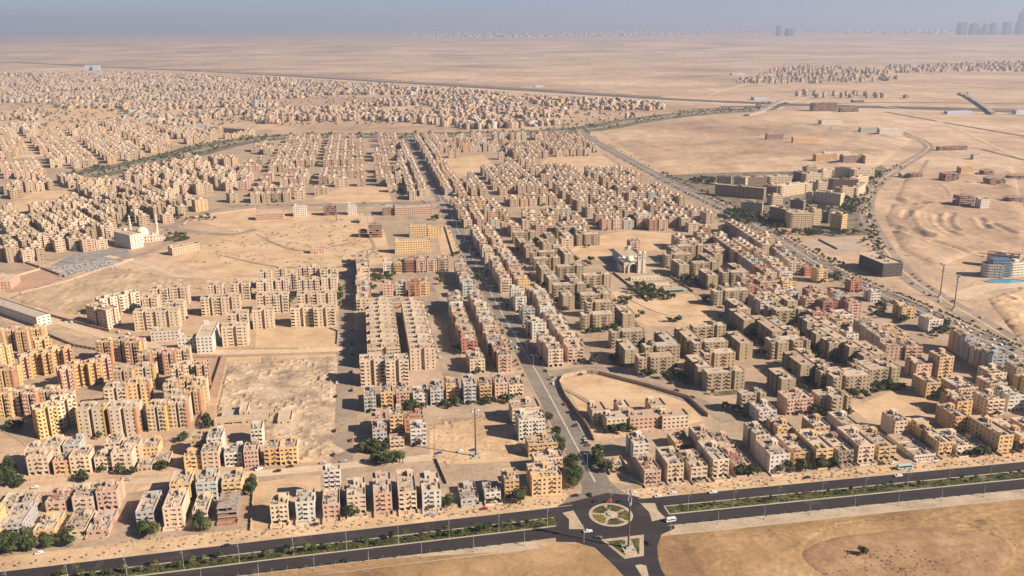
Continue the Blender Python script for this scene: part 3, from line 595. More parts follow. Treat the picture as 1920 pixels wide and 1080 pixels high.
def framemesh(w, d, nf, lod):
    key = ('f', round(w), round(d), nf)
    if key in CACHE: return CACHE[key]
    _, w, d, nf = key; m = MB(); b = MB(); rnd = random.Random(w*31+d*7+nf); nx = max(2, int(w/4)); ny = max(3, int(d/4.5))
    for f in range(nf):
        z = f*FH
        for i in range(nx+1):
            for j in range(ny+1):
                x = -w/2+0.2+i*(w-0.4)/nx; y = -d/2+0.2+j*(d-0.4)/ny; m.box(x-0.2, x+0.2, y-0.2, y+0.2, z, z+FH-0.251, top=False)
        m.box(-w/2-0.4, w/2+0.4, -d/2-0.8, d/2+0.4, z+FH-0.25, z+FH, bottom=True)
        for i in range(nx):
            if rnd.random() < 0.75: x = -w/2+0.45+i*(w-0.4)/nx; b.box(x, x+(w-0.4)/nx-0.5, -d/2+0.15, -d/2+0.35, z+0.003, z+rnd.choice([0.9, 2.5, 2.84]))
        for j in range(ny):
            for sx in (-1, 1):
                if rnd.random() < 0.85: y = -d/2+0.45+j*(d-0.4)/ny; x = sx*(w/2-0.25); b.box(x-0.1, x+0.1, y, y+(d-0.4)/ny-0.5, z+0.003, z+2.84)
    st = MB()
    for i in range(nx+1):
        for j in range(ny+1):
            x = -w/2+0.2+i*(w-0.4)/nx; y = -d/2+0.2+j*(d-0.4)/ny; st.box(x-0.16, x+0.16, y-0.16, y+0.16, nf*FH+0.002, nf*FH+rnd.choice([0.8, 1.2, 2.2]))
    for _ in range(4): y = rnd.uniform(-d/2+1, d/2-1); x = rnd.uniform(-w/2+0.5, 0); st.box(x, x+rnd.uniform(2, w/2-0.3), y, y+0.2, nf*FH+0.004, nf*FH+rnd.uniform(1, 2.4))
    CACHE[key] = [('concrete_frame', m.mesh('concrete_frame', [M_CONC]), 0), ('brick_infill', b.mesh('brick_infill', [M_BRICK]), 2), ('column_stub', st.mesh('column_stub', [M_BRICK]), 2)]
    return CACHE[key]
def polyblock(pts, pats, nf, extra=None, top=0.9, stairs=(), wallm=None, cl=4, ww=1.3):
    WL, GL, BL, RF = MB(), MB(), MB(), MB(); n = len(pts)
    for i in range(n):
        facade(WL, GL, BL, pts[i], pts[(i+1) % n], nf, pats[i], top=top, ww=ww)
    roofpoly(RF, pts, nf*FH, top=top)
    parts = [('wall', WL.mesh('wall', [wallm or M_WALL]), 1), ('window', GL.mesh('window', [M_GLASS]), 2), ('roof', RF.mesh('roof', [M_ROOF]), 0)]
    if BL.v: parts.append(('balcony', BL.mesh('balcony', [M_WALL]), 3))
    for (x, y, a, b) in stairs: parts.append(('stair_house', stairhouse(x, y, a, b, nf*FH).mesh('stair_house', [M_WALL]), 1))
    xs_ = [p[0] for p in pts]; ys_ = [p[1] for p in pts]
    if cl: parts.append(('roof_equipment', clutter(random.Random(n+nf), (max(xs_)-min(xs_))*0.8, (max(ys_)-min(ys_))*0.35, nf*FH, cl).mesh('roof_equipment', [M_CONC]), 2))
    return parts
def slabmesh(w, d, nf, var):       # olive tan walk-up slab with a stair notch
    key = ('s', round(w/4)*4, round(d), nf, var)
    if key in CACHE: return CACHE[key]
    _, w, d, nf, var = key; a = w/2; b = d/2; k = w*(-0.22 if var % 2 else 0.18)
    pts = [(-a, -b), (k-1.6, -b), (k-1.6, -b+3.2), (k+1.6, -b+3.2), (k+1.6, -b), (a, -b), (a, b), (-a, b)]
    n1 = max(1, int((k-1.6+a)/3.4)); n2 = max(1, int((a-k-1.6)/3.4))
    pats = [('bw'*9)[:n1], '', 'n', '', ('wwb'*9)[:n2][::-1], ' w '[:3], ('wb'*9)[:max(3, int(w/3.6))], ' w ']
    CACHE[key] = polyblock(pts, pats, nf, top=0.5, stairs=[(k-1.5, -b+3.6, 3.0, min(4.2, d-5))], cl=5); return CACHE[key]
def crossmesh(w, d, nf, var):      # block with projecting wings and deep slots
    key = ('x', round(w), round(d), nf, var % 3)
    if key in CACHE: return CACHE[key]
    _, w, d, nf, var = key; a = w/2; b = d/2; s = max(1.0, w*0.07); r = d*0.22
    pts = [(-a, -b), (-s, -b), (-s, -b+r), (s, -b+r), (s, -b), (a, -b), (a, -b*0.25), (a-2.0, -b*0.25), (a-2.0, b*0.25), (a, b*0.25), (a, b), (s, b), (s, b-r), (-s, b-r), (-s, b), (-a, b), (-a, b*0.25), (-a+2.0, b*0.25), (-a+2.0, -b*0.25), (-a, -b*0.25)]
    f = ['ww', 'wl', 'bw', 'wlw'][(var+(w > 22)) % 4] if w < 24 else 'wlwlw'
    pats = [f, 'n', 'n', 'n', f[::-1], 'w', '', 'w', '', 'w', f, '', 'n', '', f, 'w', '', 'w', '', 'w']
    CACHE[key] = polyblock(pts, pats, nf, top=1.1, stairs=[(-2.2, -1.5, 4.4, 3.6)], cl=5); return CACHE[key]
def officemesh(w, d, nf, var):
    key = ('o', round(w), round(d), nf, var % 3)
    if key in CACHE: return CACHE[key]
    _, w, d, nf, var = key; a = w/2; b = d/2; r = min(6.0, w*0.2)
    arc = [(-a+r-r*math.sin(t), -b+r-r*math.cos(t)) for t in np.linspace(math.pi/2, 0, 5)]
    pts = arc+[(a, -b), (a, b), (-a, b)]; n = max(3, int(w/4))
    pats = ['w']*4+['Ww'*(n//2+1), 'W'*max(2, int(d/4)), 'w'*n, 'Ww'*max(1, int(d/6))]
    CACHE[key] = polyblock(pts, pats, nf, top=1.2, stairs=[(-3, 0, 6, min(5, b-1))], cl=8); return CACHE[key]

def publicmesh(w, d, nf, var):
    key = ('g', round(w), round(d), nf, var % 2)
    if key in CACHE: return CACHE[key]
    _, w, d, nf, var = key; a = w/2; b = d/2; n = max(2, int(w/3.2))
    pats = [('w'*n), 'w'*max(1, int(d/4)), 'w'*n, 'w'*max(1, int(d/4))]
    CACHE[key] = polyblock([(-a, -b), (a, -b), (a, b), (-a, b)], pats, nf, top=0.9, stairs=[(-a+1, b-5, 4, 4)] if d > 8 else (), cl=4, ww=1.6); return CACHE[key]
REQ = []; OBB = []; HASH = {}
def corners(x, y, a, w, d, m=0):
    c, s = math.cos(a), math.sin(a); hw, hd = w/2+m, d/2+m
    return [(x+i*hw*c-j*hd*s, y+i*hw*s+j*hd*c) for i, j in ((-1, -1), (1, -1), (1, 1), (-1, 1))]
def sat(A, B):
    for P in (A, B):
        for i in (0, 1):
            ex, ey = P[i+1][0]-P[i][0], P[i+1][1]-P[i][1]
            a = [p[0]*ex+p[1]*ey for p in A]; b = [p[0]*ex+p[1]*ey for p in B]
            if max(a) <= min(b) or max(b) <= min(a): return False
    return True
def hits(x, y, a, w, d, m=0.0):
    A = corners(x, y, a, w, d, m); gx, gy = int(x//60), int(y//60)
    for i in (-1, 0, 1):
        for j in (-1, 0, 1):
            for B in HASH.get((gx+i, gy+j), ()):
                if sat(A, B): return True
    return False
def reg(x, y, a, w, d): HASH.setdefault((int(x//60), int(y//60)), []).append(corners(x, y, a, w, d))
SKIP = [0]
def put(kind, x, y, a, w, d, nf, col, style='', where='', idx=0, total=0, hand=True, var=None, margin=0.0):
    if hits(x, y, a, w, d, 0.15 if not hand else -0.3):
        if not hand: return False
        ok = False
        for k in (0.92, 0.84, 0.76, 0.68, 0.6):   # trim depth first from the back, then from the front, then width
            for sgn in (-1, 1):
                d2 = d*k; x2 = x+math.sin(a)*-(sgn*-1)*(d-d2)/2*-1; y2 = y+math.cos(a)*(sgn)*(d-d2)/2; x2 = x-math.sin(a)*sgn*(d-d2)/2
                for kw in (1, 0.9, 0.8):
                    if not hits(x2, y2, a, w*kw, d2, -0.3): x, y, d, w = x2, y2, d2, w*kw; ok = True; break
                if ok: break
            if ok: break
        if not ok: SKIP[0] += 1; print('SKIP', where, idx, [round(q) for q in proj(x, y, 0)]); return False
    reg(x, y, a, w, d)
    REQ.append(dict(kind=kind, x=x, y=y, a=a, w=w, d=d, nf=nf, col=col, style=style, where=where, idx=idx, total=total, var=random.randrange(12) if var is None else var)); return True
def cconv(crop):
    ox, oy, s = crop; return lambda x, y: (ox+x/s, oy+y/s)
def row(where, crop, ents, kind='apartment_building', ang=None):
    f = cconv(crop)
    for i, e in enumerate(ents):
        xl, xr, yb, yr, dep, col = e[:6]; st = e[6] if len(e) > 6 else ''
        if yb > 0:
            A = at(*f(xl, yb)); h = 3.0
            while h < 60 and proj(A[0], A[1], h)[1] > f(0, yr)[1]: h += 0.25
            nf = min(15, max(1, round((h-0.9)/FH)))
        else:
            nf = -yb; A = at(*f(xl, yr), nf*FH+0.9)
        h = nf*FH+0.9; a = TH if ang is None else ang
        # width: walk along the front until the projected roof corner reaches xr
        wd = 3.0; tx = f(xr, 0)[0]
        while wd < 90 and proj(A[0]+math.cos(a)*wd, A[1]+math.sin(a)*wd, h if yb < 0 else h/2)[0] < tx: wd += 0.25
        cx = A[0]+math.cos(a)*wd/2-math.sin(a)*dep/2; cy = A[1]+math.sin(a)*wd/2+math.cos(a)*dep/2
        k = kind; put({'f': 'unfinished_building'}.get(st[:1], k), cx, cy, a, wd, dep, nf, col, st, where, i+1, len(ents))
def edge(where, crop, ents, kind='housing_slab', nf=5, col='s', snap=True, k90=True, style=''):
    f = cconv(crop)
    for i, e in enumerate(ents):
        (x0, y0), (x1, y1), dep = e[:3]; n2 = e[3] if len(e) > 3 else nf; c2 = e[4] if len(e) > 4 else col; h = n2*FH+0.5
        A = at(*f(x0, y0), h); B = at(*f(x1, y1), h); L = math.dist(A, B); a = math.atan2(B[1]-A[1], B[0]-A[0])
        if snap: k = round((a-TH)/(math.pi/2)); a = TH+k*math.pi/2
        cx, cy = A[0]+math.cos(a)*L/2-math.sin(a)*dep/2, A[1]+math.sin(a)*L/2+math.cos(a)*dep/2
        put(kind, cx, cy, a, L, dep, n2, c2, style, where, i+1, len(ents))
def strip(where, u0, u1, v0, v1, n, pal, fl, kind='apartment_building', gap=0.6, style='', pun=0.12, flip=False):
    raised('pavement', [W(u0-2.4, v0-3), W(u1+2.4, v0-3), W(u1+2.4, v1+2), W(u0-2.4, v1+2)], 0.16, M_WALK)
    L = (v1-v0)/n
    for i in range(n):
        if random.random() < (0.05 if v0 < 700 else 0.13) and n > 8: continue
        dd = L-gap-random.choice([0, 0.3, 1.0, 2.6, 4.0]); ww = (u1-u0)*random.uniform(0.80, 1.0); v = v0+(i+0.5)*L+random.uniform(-0.8, 0.8); u = (u0+u1)/2+random.uniform(-1.1, 1.1)
        st = style+('u' if random.random() < pun else '')
        x, y = W(u, v)
        # along a street the plots are narrow on the street: the front looks at the highway only at the block end
        put(kind, x, y, TH, ww, dd, random.choice(fl)+random.choice([0, 0, 0, -1]), random.choice(pal), st, where, i+1, n)
def fill(where, poly, ang, sx, sy, size, pal, fl, kind='apartment_building', prob=0.95, street=(5, 2, 14, 12), slab=0.0, jit=1.0):
    # street = (plots per block along, rows per block, street width along, street width across)
    P = px(poly) 
    c, s = math.cos(ang), math.sin(ang); loc = [(p[0]*c+p[1]*s, -p[0]*s+p[1]*c) for p in P]
    x0, x1 = min(p[0] for p in loc), max(p[0] for p in loc); y0, y1 = min(p[1] for p in loc), max(p[1] for p in loc)
    y = y0; r = 0; rows = 0
    while y < y1:
        x = x0; k = 0; idx = 0; rows += 1
        while x < x1:
            w_, d_ = size[0]*random.uniform(0.86, 1.08), size[1]*random.uniform(0.88, 1.06)
            lx, ly = x+random.uniform(-jit, jit), y+random.uniform(-jit, jit); X, Y = lx*c-ly*s, lx*s+ly*c
            k += 1; x += sx
            if k % street[0] == 0: x += street[2]
            if not inpoly((X, Y), P) or random.random() > prob: continue
            if any(inpoly((X, Y), q) for q in LOTS): continue
            if any(dline((X, Y), rp) < hw+min(w_, d_)*0.55 for rp, hw in ROADS): continue
            idx += 1; kk = kind
            if random.random() < 0.15: w_ *= random.choice([0.7, 1.5])
            if noise2(X, Y) < (0.27 if where.startswith('upper middle') else 0.33): continue
            put(kk, X, Y, ang, w_, d_, random.choice(fl), random.choice(pal), 'u' if random.random() < 0.1 else '', where, (rows, idx), 0, hand=False)
        y += sy; r += 1
        if r % street[1] == 0: y += street[3]
def noise2(X, Y): return float(vnoise(np.array([X+5000.0]), np.array([Y+5000.0]), 75, 777)[0])
K1 = (0, 780, 3.6); K2 = (480, 780, 3.6); K3 = (960, 780, 3.6); K4 = (1440, 780, 3.6); K5 = (0, 500, 3.6); K6 = (480, 500, 3.6); K7 = (960, 500, 3.6); K8 = (1440, 500, 3.6)
D1 = (0, 230, 3.6); D2 = (480, 230, 3.6); D3 = (960, 230, 3.6); D4 = (1440, 230, 3.6)
T1 = (820, 380, 6); T2 = (1140, 380, 6); T3 = (1100, 540, 6); T4 = (1400, 540, 6); T5 = (1300, 440, 6); T6 = (1600, 560, 6)
row('front row left of the roundabout by the highway', K1, [(-120, -22, 880, 700, 16, 'y'), (20, 160, 830, 735, 23, 'g'), (228, 365, 815, 770, 20, 'y'), (430, 570, 815, 765, 22, 'c', 'u'), (590, 730, 815, 760, 22, 'p'), (925, 1040, 750, 645, 24, 'g', 'h'), (1112, 1235, 755, 615, 22, 'c'), (1305, 1400, 715, 640, 22, 'c'), (1475, 1600, 715, 625, 18, 'r', 'f')])
row('row facing the highway, middle of the photo bottom', K2, [(105, 215, 735, 605, 14, 'c', 'l'), (275, 395, 715, 580, 15, 'w', 'n'), (455, 565, 700, 600, 19, 'p', 'n'), (620, 740, 670, 545, 22, 'c'), (800, 915, 655, 525, 26, 'p', 'h'), (965, 1085, 645, 520, 30, 'c'), (1125, 1250, 635, 500, 22, 'w'), (1385, 1500, 600, 553, 20, 'g', 'u'), (1545, 1650, 585, 530, 13, 'w', 'n'), (1682, 1775, 560, 435, 15, 'o')])
row('second row behind the highway, far left', K1, [(0, 130, 640, 600, 16, 't', 'n'), (160, 240, 640, 575, 9, 't'), (315, 450, 655, 585, 17, 'p', 'ur'), (500, 630, 655, 565, 16, 'c', 'u'), (665, 790, 640, 508, 17, 'p'), (1160, 1285, 590, 470, 18, 'y'), (1335, 1460, 580, 450, 17, 'g'), (1505, 1630, 550, 450, 16, 'y')])
edge('tower behind red balconied block in front row', K2, [((450, 375), (565, 372), 7, 7, 'w')], kind='apartment_building')
row('row on the sandy street, lower left', K1, [(195, 325, 405, 272, 11, 'c'), (370, 478, 400, 300, 12, 'o'), (482, 608, 395, 283, 12, 'c'), (645, 758, 375, 280, 11, 'c'), (762, 895, 375, 268, 11, 'c'), (930, 1020, 380, 335, 12, 't', 'n'), (1035, 1150, 335, 312, 13, 'p', 'n'), (1250, 1368, 365, 265, 11, 'y'), (1370, 1475, 365, 252, 12, 'c'), (1520, 1635, 345, 245, 13, 'w'), (1655, 1740, 355, 222, 13, 'p')])
row('back row under the estate, lower left', K1, [(155, 265, -4, 235, 11, 'c'), (270, 390, -4, 218, 16, 'c'), (420, 530, -4, 195, 13, 'g'), (700, 805, -4, 180, 13, 'c'), (810, 925, -4, 208, 14, 'p'), (965, 1068, 275, 205, 14, 'y'), (1072, 1185, -5, 175, 15, 'c'), (1282, 1385, -4, 160, 12, 'o'), (1390, 1495, -5, 150, 15, 'w')])
row('pair beside the rubble field', K2, [(-40, 35, -4, 90, 14, 'w'), (60, 162, 340, 218, 12, 'o'), (166, 278, 335, 205, 13, 'y')])
row('cluster left of the tall mast', K2, [(790, 885, 200, 125, 16, 'g'), (905, 1000, 225, 160, 10, 'c', 'n'), (1045, 1150, 205, 100, 15, 'w')])
row('hidden back of the cluster left of the tall mast', K6, [(780, 872, -4, 1040, 13, 'p'), (900, 990, -5, 1000, 14, 'o'), (1000, 1130, -3, 1030, 14, 'r', 'ur')])
row('row above the vacant lot with the mast', K6, [(735, 810, 985, 870, 18, 'g'), (845, 925, 955, 862, 18, 'o'), (952, 1035, 950, 850, 18, 'p'), (1065, 1155, 940, 848, 17, 'w'), (1180, 1265, 940, 832, 18, 'g'), (1288, 1370, 912, 800, 17, 'y'), (1405, 1485, 928, 805, 18, 'g'), (1512, 1592, 908, 798, 17, 'o'), (1615, 1697, 890, 790, 17, 'p')])
row('left corner of the avenue and highway', K3, [(135, 335, 545, 405, 19, 'y'), (175, 385, -4, 368, 14, 'c'), (150, 340, -3, 290, 10, 'c'), (112, 300, 282, 195, 13, 'y'), (80, 255, -4, 152, 12, 't'), (45, 225, -5, 28, 16, 'w')])
row('left side of the avenue, mid', K7, [(35, 215, -5, 1015, 14, 'c'), (0, 190, -4, 958, 16, 'c'), (-20, 75, 878, 800, 14, 'c'), (-10, 60, -4, 755, 12, 'p')])
row('front row right of the roundabout', K3, [(650, 770, 375, 330, 13, 't', 'n'), (815, 925, 310, 192, 17, 'w'), (890, 1005, 470, 385, 22, 'p', 'ur'), (1047, 1157, 450, 318, 24, 'c'), (1207, 1315, 440, 348, 24, 'c'), (1352, 1462, 420, 288, 28, 'c'), (1500, 1610, 395, 335, 22, 'p', 'ur')])
row('front row on the right half', K4, [(5, 145, 385, 252, 22, 'w'), (170, 285, 340, 235, 28, 'o'), (318, 435, 345, 232, 30, 'y'), (467, 575, 330, 228, 30, 'b'), (602, 715, 320, 205, 29, 'c'), (742, 862, 300, 198, 33, 'y'), (985, 1130, 300, 285, 32, 'w', 'n'), (1147, 1240, 270, 180, 33, 'y'), (1268, 1380, 265, 213, 26, 'c'), (1392, 1500, 260, 234, 24, 'p'), (1547, 1650, 250, 140, 32, 'y'), (1690, 1790, 235, 140, 30, 'o'), (1830, 1930, 225, 130, 30, 'c')])
row('second row right of the roundabout', K3, [(930, 985, -4, 200, 8, 't'), (1102, 1215, 250, 178, 17, 'y'), (1265, 1362, -4, 155, 20, 'p'), (1400, 1502, 262, 188, 20, 'p', 'u'), (1650, 1740, -5, 128, 20, 'c')])
row('second row on the right half', K4, [(62, 165, 140, 88, 18, 'o'), (205, 288, -3, 122, 20, 'p'), (345, 447, -4, 98, 24, 'o'), (510, 612, 125, 62, 24, 'w'), (855, 945, 155, 38, 18, 'c'), (992, 1040, 150, 98, 16, 'y'), (1252, 1345, 118, 18, 22, 'o'), (1600, 1740, -4, 90, 22, 't')])
row('pink pair below the blue pin gap', K8, [(122, 300, 1005, 888, 16, 'p'), (345, 515, 990, 878, 14, 'c'), (-60, 60, -3, 975, 18, 'w')])
# olive tan slabs
edge('around the sandy square right of the avenue', T3, [((285, 500), (660, 480), 10), ((330, 575), (450, 695), 12), ((655, 665), (1070, 655), 10), ((595, 790), (1000, 778), 11), ((760, 480), (900, 600), 11), ((990, 440), (1135, 570), 12), ((1200, 440), (1590, 430), 10), ((1565, 490), (1740, 620), 12), ((1210, 620), (1610, 615), 10), ((1110, 750), (1280, 890), 12), ((1315, 745), (1700, 730), 10), ((1370, 960), (1790, 940), 11), ((0, 168), (310, 165), 10), ((-40, 305), (315, 298), 10), ((320, 200), (430, 290), 12), ((-60, 80), (290, 75), 10), ((1600, 235), (1760, 360), 11), ((1560, 115), (1725, 240), 11)])
edge('between the sandy square and the diagonal road', T4, [((40, 310), (285, 490), 12), ((165, 45), (245, 120), 11), ((300, 45), (460, 150), 11), ((282, 110), (370, 170), 11), ((240, 212), (430, 205), 10), ((340, 255), (690, 245), 10), ((215, 330), (300, 400), 11), ((370, 430), (430, 490), 12), ((250, 590), (640, 560), 9), ((280, 620), (495, 615), 9), ((520, 602), (745, 598), 9), ((590, 320), (700, 380), 12), ((750, 320), (940, 440), 10), ((740, 400), (945, 530), 11), ((945, 530), (1150, 665), 11), ((690, 460), (790, 520), 12), ((830, 550), (930, 620), 13), ((1210, 600), (1420, 740), 12), ((1200, 695), (1310, 775), 13), ((410, 715), (620, 865), 12), ((550, 680), (640, 760), 9), ((700, 795), (800, 870), 10), ((985, 1005), (1410, 985), 10), ((850, 945), (1100, 935), 9), ((1370, 915), (1760, 900), 10), ((1200, 862), (1440, 850), 8), ((1480, 838), (1700, 830), 8), ((1120, 940), (1370, 925), 8)])
edge('hidden court behind the pink pair', (0, 0, 1), [((1446, 738), (1506, 736), 11), ((1440, 690), (1462, 712), 12), ((1395, 742), (1440, 741), 10), ((1560, 745), (1600, 744), 10)])
edge('north of the sandy square', T5, [((0, 320), (310, 312), 10), ((60, 385), (180, 460), 12), ((325, 430), (650, 420), 10), ((370, 310), (500, 400), 11), ((240, 640), (640, 620), 10), ((115, 145), (230, 220), 11), ((60, 210), (170, 270), 11)])
edge('beside the domed church', T2, [((665, 485), (770, 550), 12), ((800, 490), (1100, 480), 9), ((655, 590), (955, 575), 10), ((710, 630), (830, 700), 12)])
edge('between the avenue and the church', T1, [((855, 335), (1120, 330), 10), ((880, 380), (935, 440), 10), ((965, 480), (1010, 520), 11), ((1045, 560), (1350, 555), 9), ((1090, 630), (1385, 615), 9), ((1110, 670), (1190, 750), 11), ((1200, 790), (1270, 860), 12), ((1350, 720), (1660, 712), 10), ((1440, 800), (1510, 860), 12), ((1320, 930), (1660, 905), 10), ((1660, 820), (1950, 800), 10), ((1360, 500), (1430, 580), 11), ((1150, 410), (1205, 460), 11), ((1190, 330), (1250, 375), 11), ((1365, 310), (1425, 380), 12), ((1565, 360), (1840, 352), 10), ((1370, 990), (1440, 1050), 12), ((1340, 280), (1600, 272), 9), ((1750, 930), (1830, 980), 12)])

# public buildings, schools, offices
row('beside the avenue, yellow school front', D2, [(940, 1175, 885, 800, 12, 'y')], kind='school_building'); row('yellow school rear wing by the avenue', D2, [(1035, 1160, 775, 700, 10, 'y'), (1162, 1250, 770, 712, 9, 'y')], kind='school_building')
row('long institute beside the avenue crossing', D2, [(855, 935, 628, 575, 24, 'b'), (938, 1190, 628, 578, 11, 'p')], kind='school_building')
row('white and grey blocks by the upper crossing', D2, [(255, 340, 635, 560, 14, 'w'), (460, 545, 630, 565, 14, 'g', 'f'), (620, 680, 625, 555, 13, 'w'), (0, 185, 660, 620, 16, 'p'), (700, 790, 680, 640, 14, 'c'), (370, 460, 885, 850, 9, 'p')], kind='public_building')
row('brick shells on the edge of the plain', D2, [(765, 850, 780, 690, 16, 'r', 'f'), (695, 750, 775, 730, 9, 'r', 'f')])
edge('white clinic beside the mosque', D1, [((765, 735), (875, 762), 18, 6, 'w')], kind='public_building', snap=False); edge('red brown school in front of the round garden', D1, [((1160, 850), (1345, 815), 12, 3, 'p')], kind='school_building', snap=False)
edge('blue white hospital behind the church', T2, [((50, 512), (150, 610), 24, 4, 'z')], kind='public_building')
row('white arcaded school by the beige estate', K5, [(1022, 1205, 508, 432, 10, 'w'), (1207, 1330, 575, 490, 9, 'w'), (1335, 1432, 588, 470, 42, 'w')], kind='school_building')
edge('long white hall at the left edge', K5, [((-200, 195), (245, 345), 14, 3, 'w')], kind='school_building', snap=False)
row('red school in the walled yard at left', K5, [(-60, 70, 160, 100, 30, 'p'), (80, 172, 140, 95, 12, 'p')], kind='school_building')
row('arcaded school behind the avenue lot', K3, [(640, 790, 105, 25, 12, 'c'), (795, 1010, 98, 20, 12, 'p'), (1015, 1190, 92, 15, 12, 'c')], kind='school_building'); row('rear wings of the arcaded school', K7, [(545, 640, -3, 975, 16, 'c'), (720, 800, -3, 950, 14, 'p'), (940, 1040, -3, 940, 14, 'c')], kind='school_building')
edge('black glass office by the curved road', D4, [((605, 885), (780, 955), 26, 5, 'k')], kind='office_building', snap=False)
edge('white hotel by the far right edge', D4, [((1462, 958), (1600, 965), 14, 5, 'w'), ((1640, 955), (1790, 940), 14, 5, 'w'), ((1480, 880), (1700, 905), 12, 5, 'w')], kind='office_building', snap=False)
edge('business park inside the road fork', D4, [((140, 640), (300, 640), 20, 5, 'c'), ((0, 590), (130, 620), 16, 5, 'b'), ((415, 640), (500, 655), 14, 5, 'y'), ((515, 650), (625, 620), 14, 5, 'y'), ((310, 490), (490, 510), 16, 4, 'c'), ((490, 470), (580, 460), 14, 4, 't'), ((415, 405), (610, 410), 11, 4, 'b'), ((245, 370), (360, 365), 12, 4, 'c'), ((165, 345), (240, 368), 12, 3, 'b'), ((450, 325), (560, 330), 12, 4, 'c'), ((570, 340), (720, 335), 12, 4, 'c'), ((0, 390), (160, 385), 14, 4, 'c'), ((85, 455), (250, 430), 12, 4, 'c'), ((-90, 450), (75, 460), 16, 4, 'b'), ((145, 545), (240, 555), 12, 4, 'b'), ((365, 600), (410, 610), 10, 5, 'k'), ((300, 620), (360, 615), 12, 5, 't')], kind='office_building', snap=False)
edge('business park, small blocks', D4, [((20, 520), (100, 515), 12, 3, 't'), ((250, 500), (300, 505), 12, 3, 'c'), ((330, 430), (400, 425), 12, 3, 't'), ((610, 470), (660, 430), 12, 3, 'c'), ((250, 320), (330, 318), 12, 3, 't'), ((360, 345), (430, 340), 12, 3, 'c'), ((590, 400), (680, 380), 12, 3, 't'), ((20, 445), (70, 440), 12, 3, 't'), ((250, 440), (300, 435), 12, 3, 'c')], kind='office_building', snap=False)
edge('business park, long front behind the trees', D3, [((1365, 440), (1700, 470), 14, 4, 'b'), ((1580, 395), (1720, 390), 13, 4, 'b'), ((1490, 385), (1575, 400), 12, 4, 'c'), ((1540, 560), (1690, 570), 12, 3, 'c'), ((1380, 385), (1480, 390), 10, 3, 't')], kind='office_building', snap=False)
row('scattered on the desert right of the curved road', D4, [(1155, 1345, 190, 158, 12, 'b', 'f'), (1385, 1430, 250, 215, 10, 'g'), (965, 1042, 378, 338, 14, 'g', 'f'), (905, 960, 372, 345, 14, 'g'), (1195, 1290, 402, 345, 20, 'b', 'f'), (1300, 1380, 350, 303, 14, 'o'), (1455, 1525, 357, 322, 14, 'b', 'f'), (1495, 1605, 425, 378, 20, 'g', 'f'), (1290, 1392, 572, 498, 18, 'b', 'f'), (1430, 1497, 588, 522, 14, 'w'), (1630, 1728, 545, 508, 16, 'b', 'f'), (1640, 1760, 382, 362, 14, 'b', 'f')], kind='public_building')
row('compound on the plain above the business park', D4, [(322, 465, 268, 215, 14, 'o'), (505, 640, 285, 228, 16, 'b'), (645, 742, 285, 225, 18, 'c'), (380, 560, -3, 200, 10, 'c'), (-10, 105, 120, 78, 10, 'b'), (168, 345, 145, 98, 10, 'o'), (625, 745, 76, 32, 14, 'g'), (750, 912, 90, 42, 14, 'w')], kind='public_building')
KF = (1440, 0, 4)
row('standing near the far highway', KF, [(338, 560, 835, 772, 26, 'b', 'f'), (545, 680, 842, 805, 20, 'b', 'f'), (1860, 1960, 857, 830, 20, 'z'), (1345, 1560, 858, 836, 20, 'z'), (640, 720, 768, 755, 20, 'k'), (400, 555, 945, 900, 20, 'w'), (1500, 1530, 712, 692, 12, 'g')], kind='public_building')
row('far left by the highway', (0, 0, 4), [(636, 690, 530, 490, 24, 'z'), (695, 745, 530, 492, 24, 'z'), (190, 235, 850, 815, 30, 'b'), (1050, 1195, 930, 888, 30, 'w'), (1405, 1560, 972, 938, 20, 'g')], kind='public_building')
row('box beside the far highway', (960, 0, 4), [(175, 236, 655, 640, 20, 'z'), (1650, 1750, 562, 551, 30, 'z'), (1815, 1925, 750, 733, 30, 'z'), (388, 405, 1035, 1000, 14, 'b')], kind='public_building')
edge('dark long hall in the old district', D1, [((1420, 30), (1640, 45), 16, 4, 'b'), ((1260, 10), (1400, 15), 12, 4, 'g')], kind='public_building', snap=False)
# private plots along the avenue
pa = 'ccccpwtpwyog'
strip('strip on the right kerb of the avenue, near half', 12, 26, 239, 440, 14, 'ppccwgpcw', [4, 5, 5, 5]); strip('second strip right of the avenue, near half', 33, 48, 249, 440, 13, 'cwcpcwt', [4, 4, 5, 5])
strip('strip on the right kerb of the avenue, middle', 8, 21, 465, 765, 20, 'pcwcwgpct', [4, 5, 5]); strip('second strip right of the avenue, middle', 26, 41, 468, 765, 20, 'cpwctpy', [4, 5, 5])
strip('left kerb strip of the avenue, near half', -33, -20, 234, 440, 14, 'cpwgcry', [4, 5, 5]); strip('second strip left of the avenue, near half', -56, -41, 238, 440, 13, 'prcwgpt', [4, 4, 5])
strip('left kerb strip of the avenue, middle', -35, -21, 452, 560, 7, 'ccpwg', [4, 5]); 
strip('right kerb strip of the avenue, far part', 5, 20, 800, 985, 12, 'pctwo', [4, 5]); strip('second strip right of the avenue, far part', 26, 42, 800, 985, 12, 'cpwto', [4, 5])
strip('left kerb strip of the avenue, far part', -38, -23, 1040, 1480, 26, 'cpwtg', [4, 5]); strip('second strip left of the avenue, far part', -60, -45, 1040, 1480, 26, 'cpwtg', [4, 5])
strip('right kerb strip of the avenue, farthest part', 4, 19, 1040, 1900, 50, 'cpwto', [4, 5]); strip('second strip right of the avenue, farthest part', 25, 41, 1040, 1900, 50, 'cpwto', [3, 4, 5])
strip('left kerb strip of the avenue, farthest part', -41, -27, 1500, 1780, 16, 'cpwtg', [4, 5])
strip('strip beside the cream blocks', -150, -134, 430, 640, 11, 'ctcwp', [4, 5])
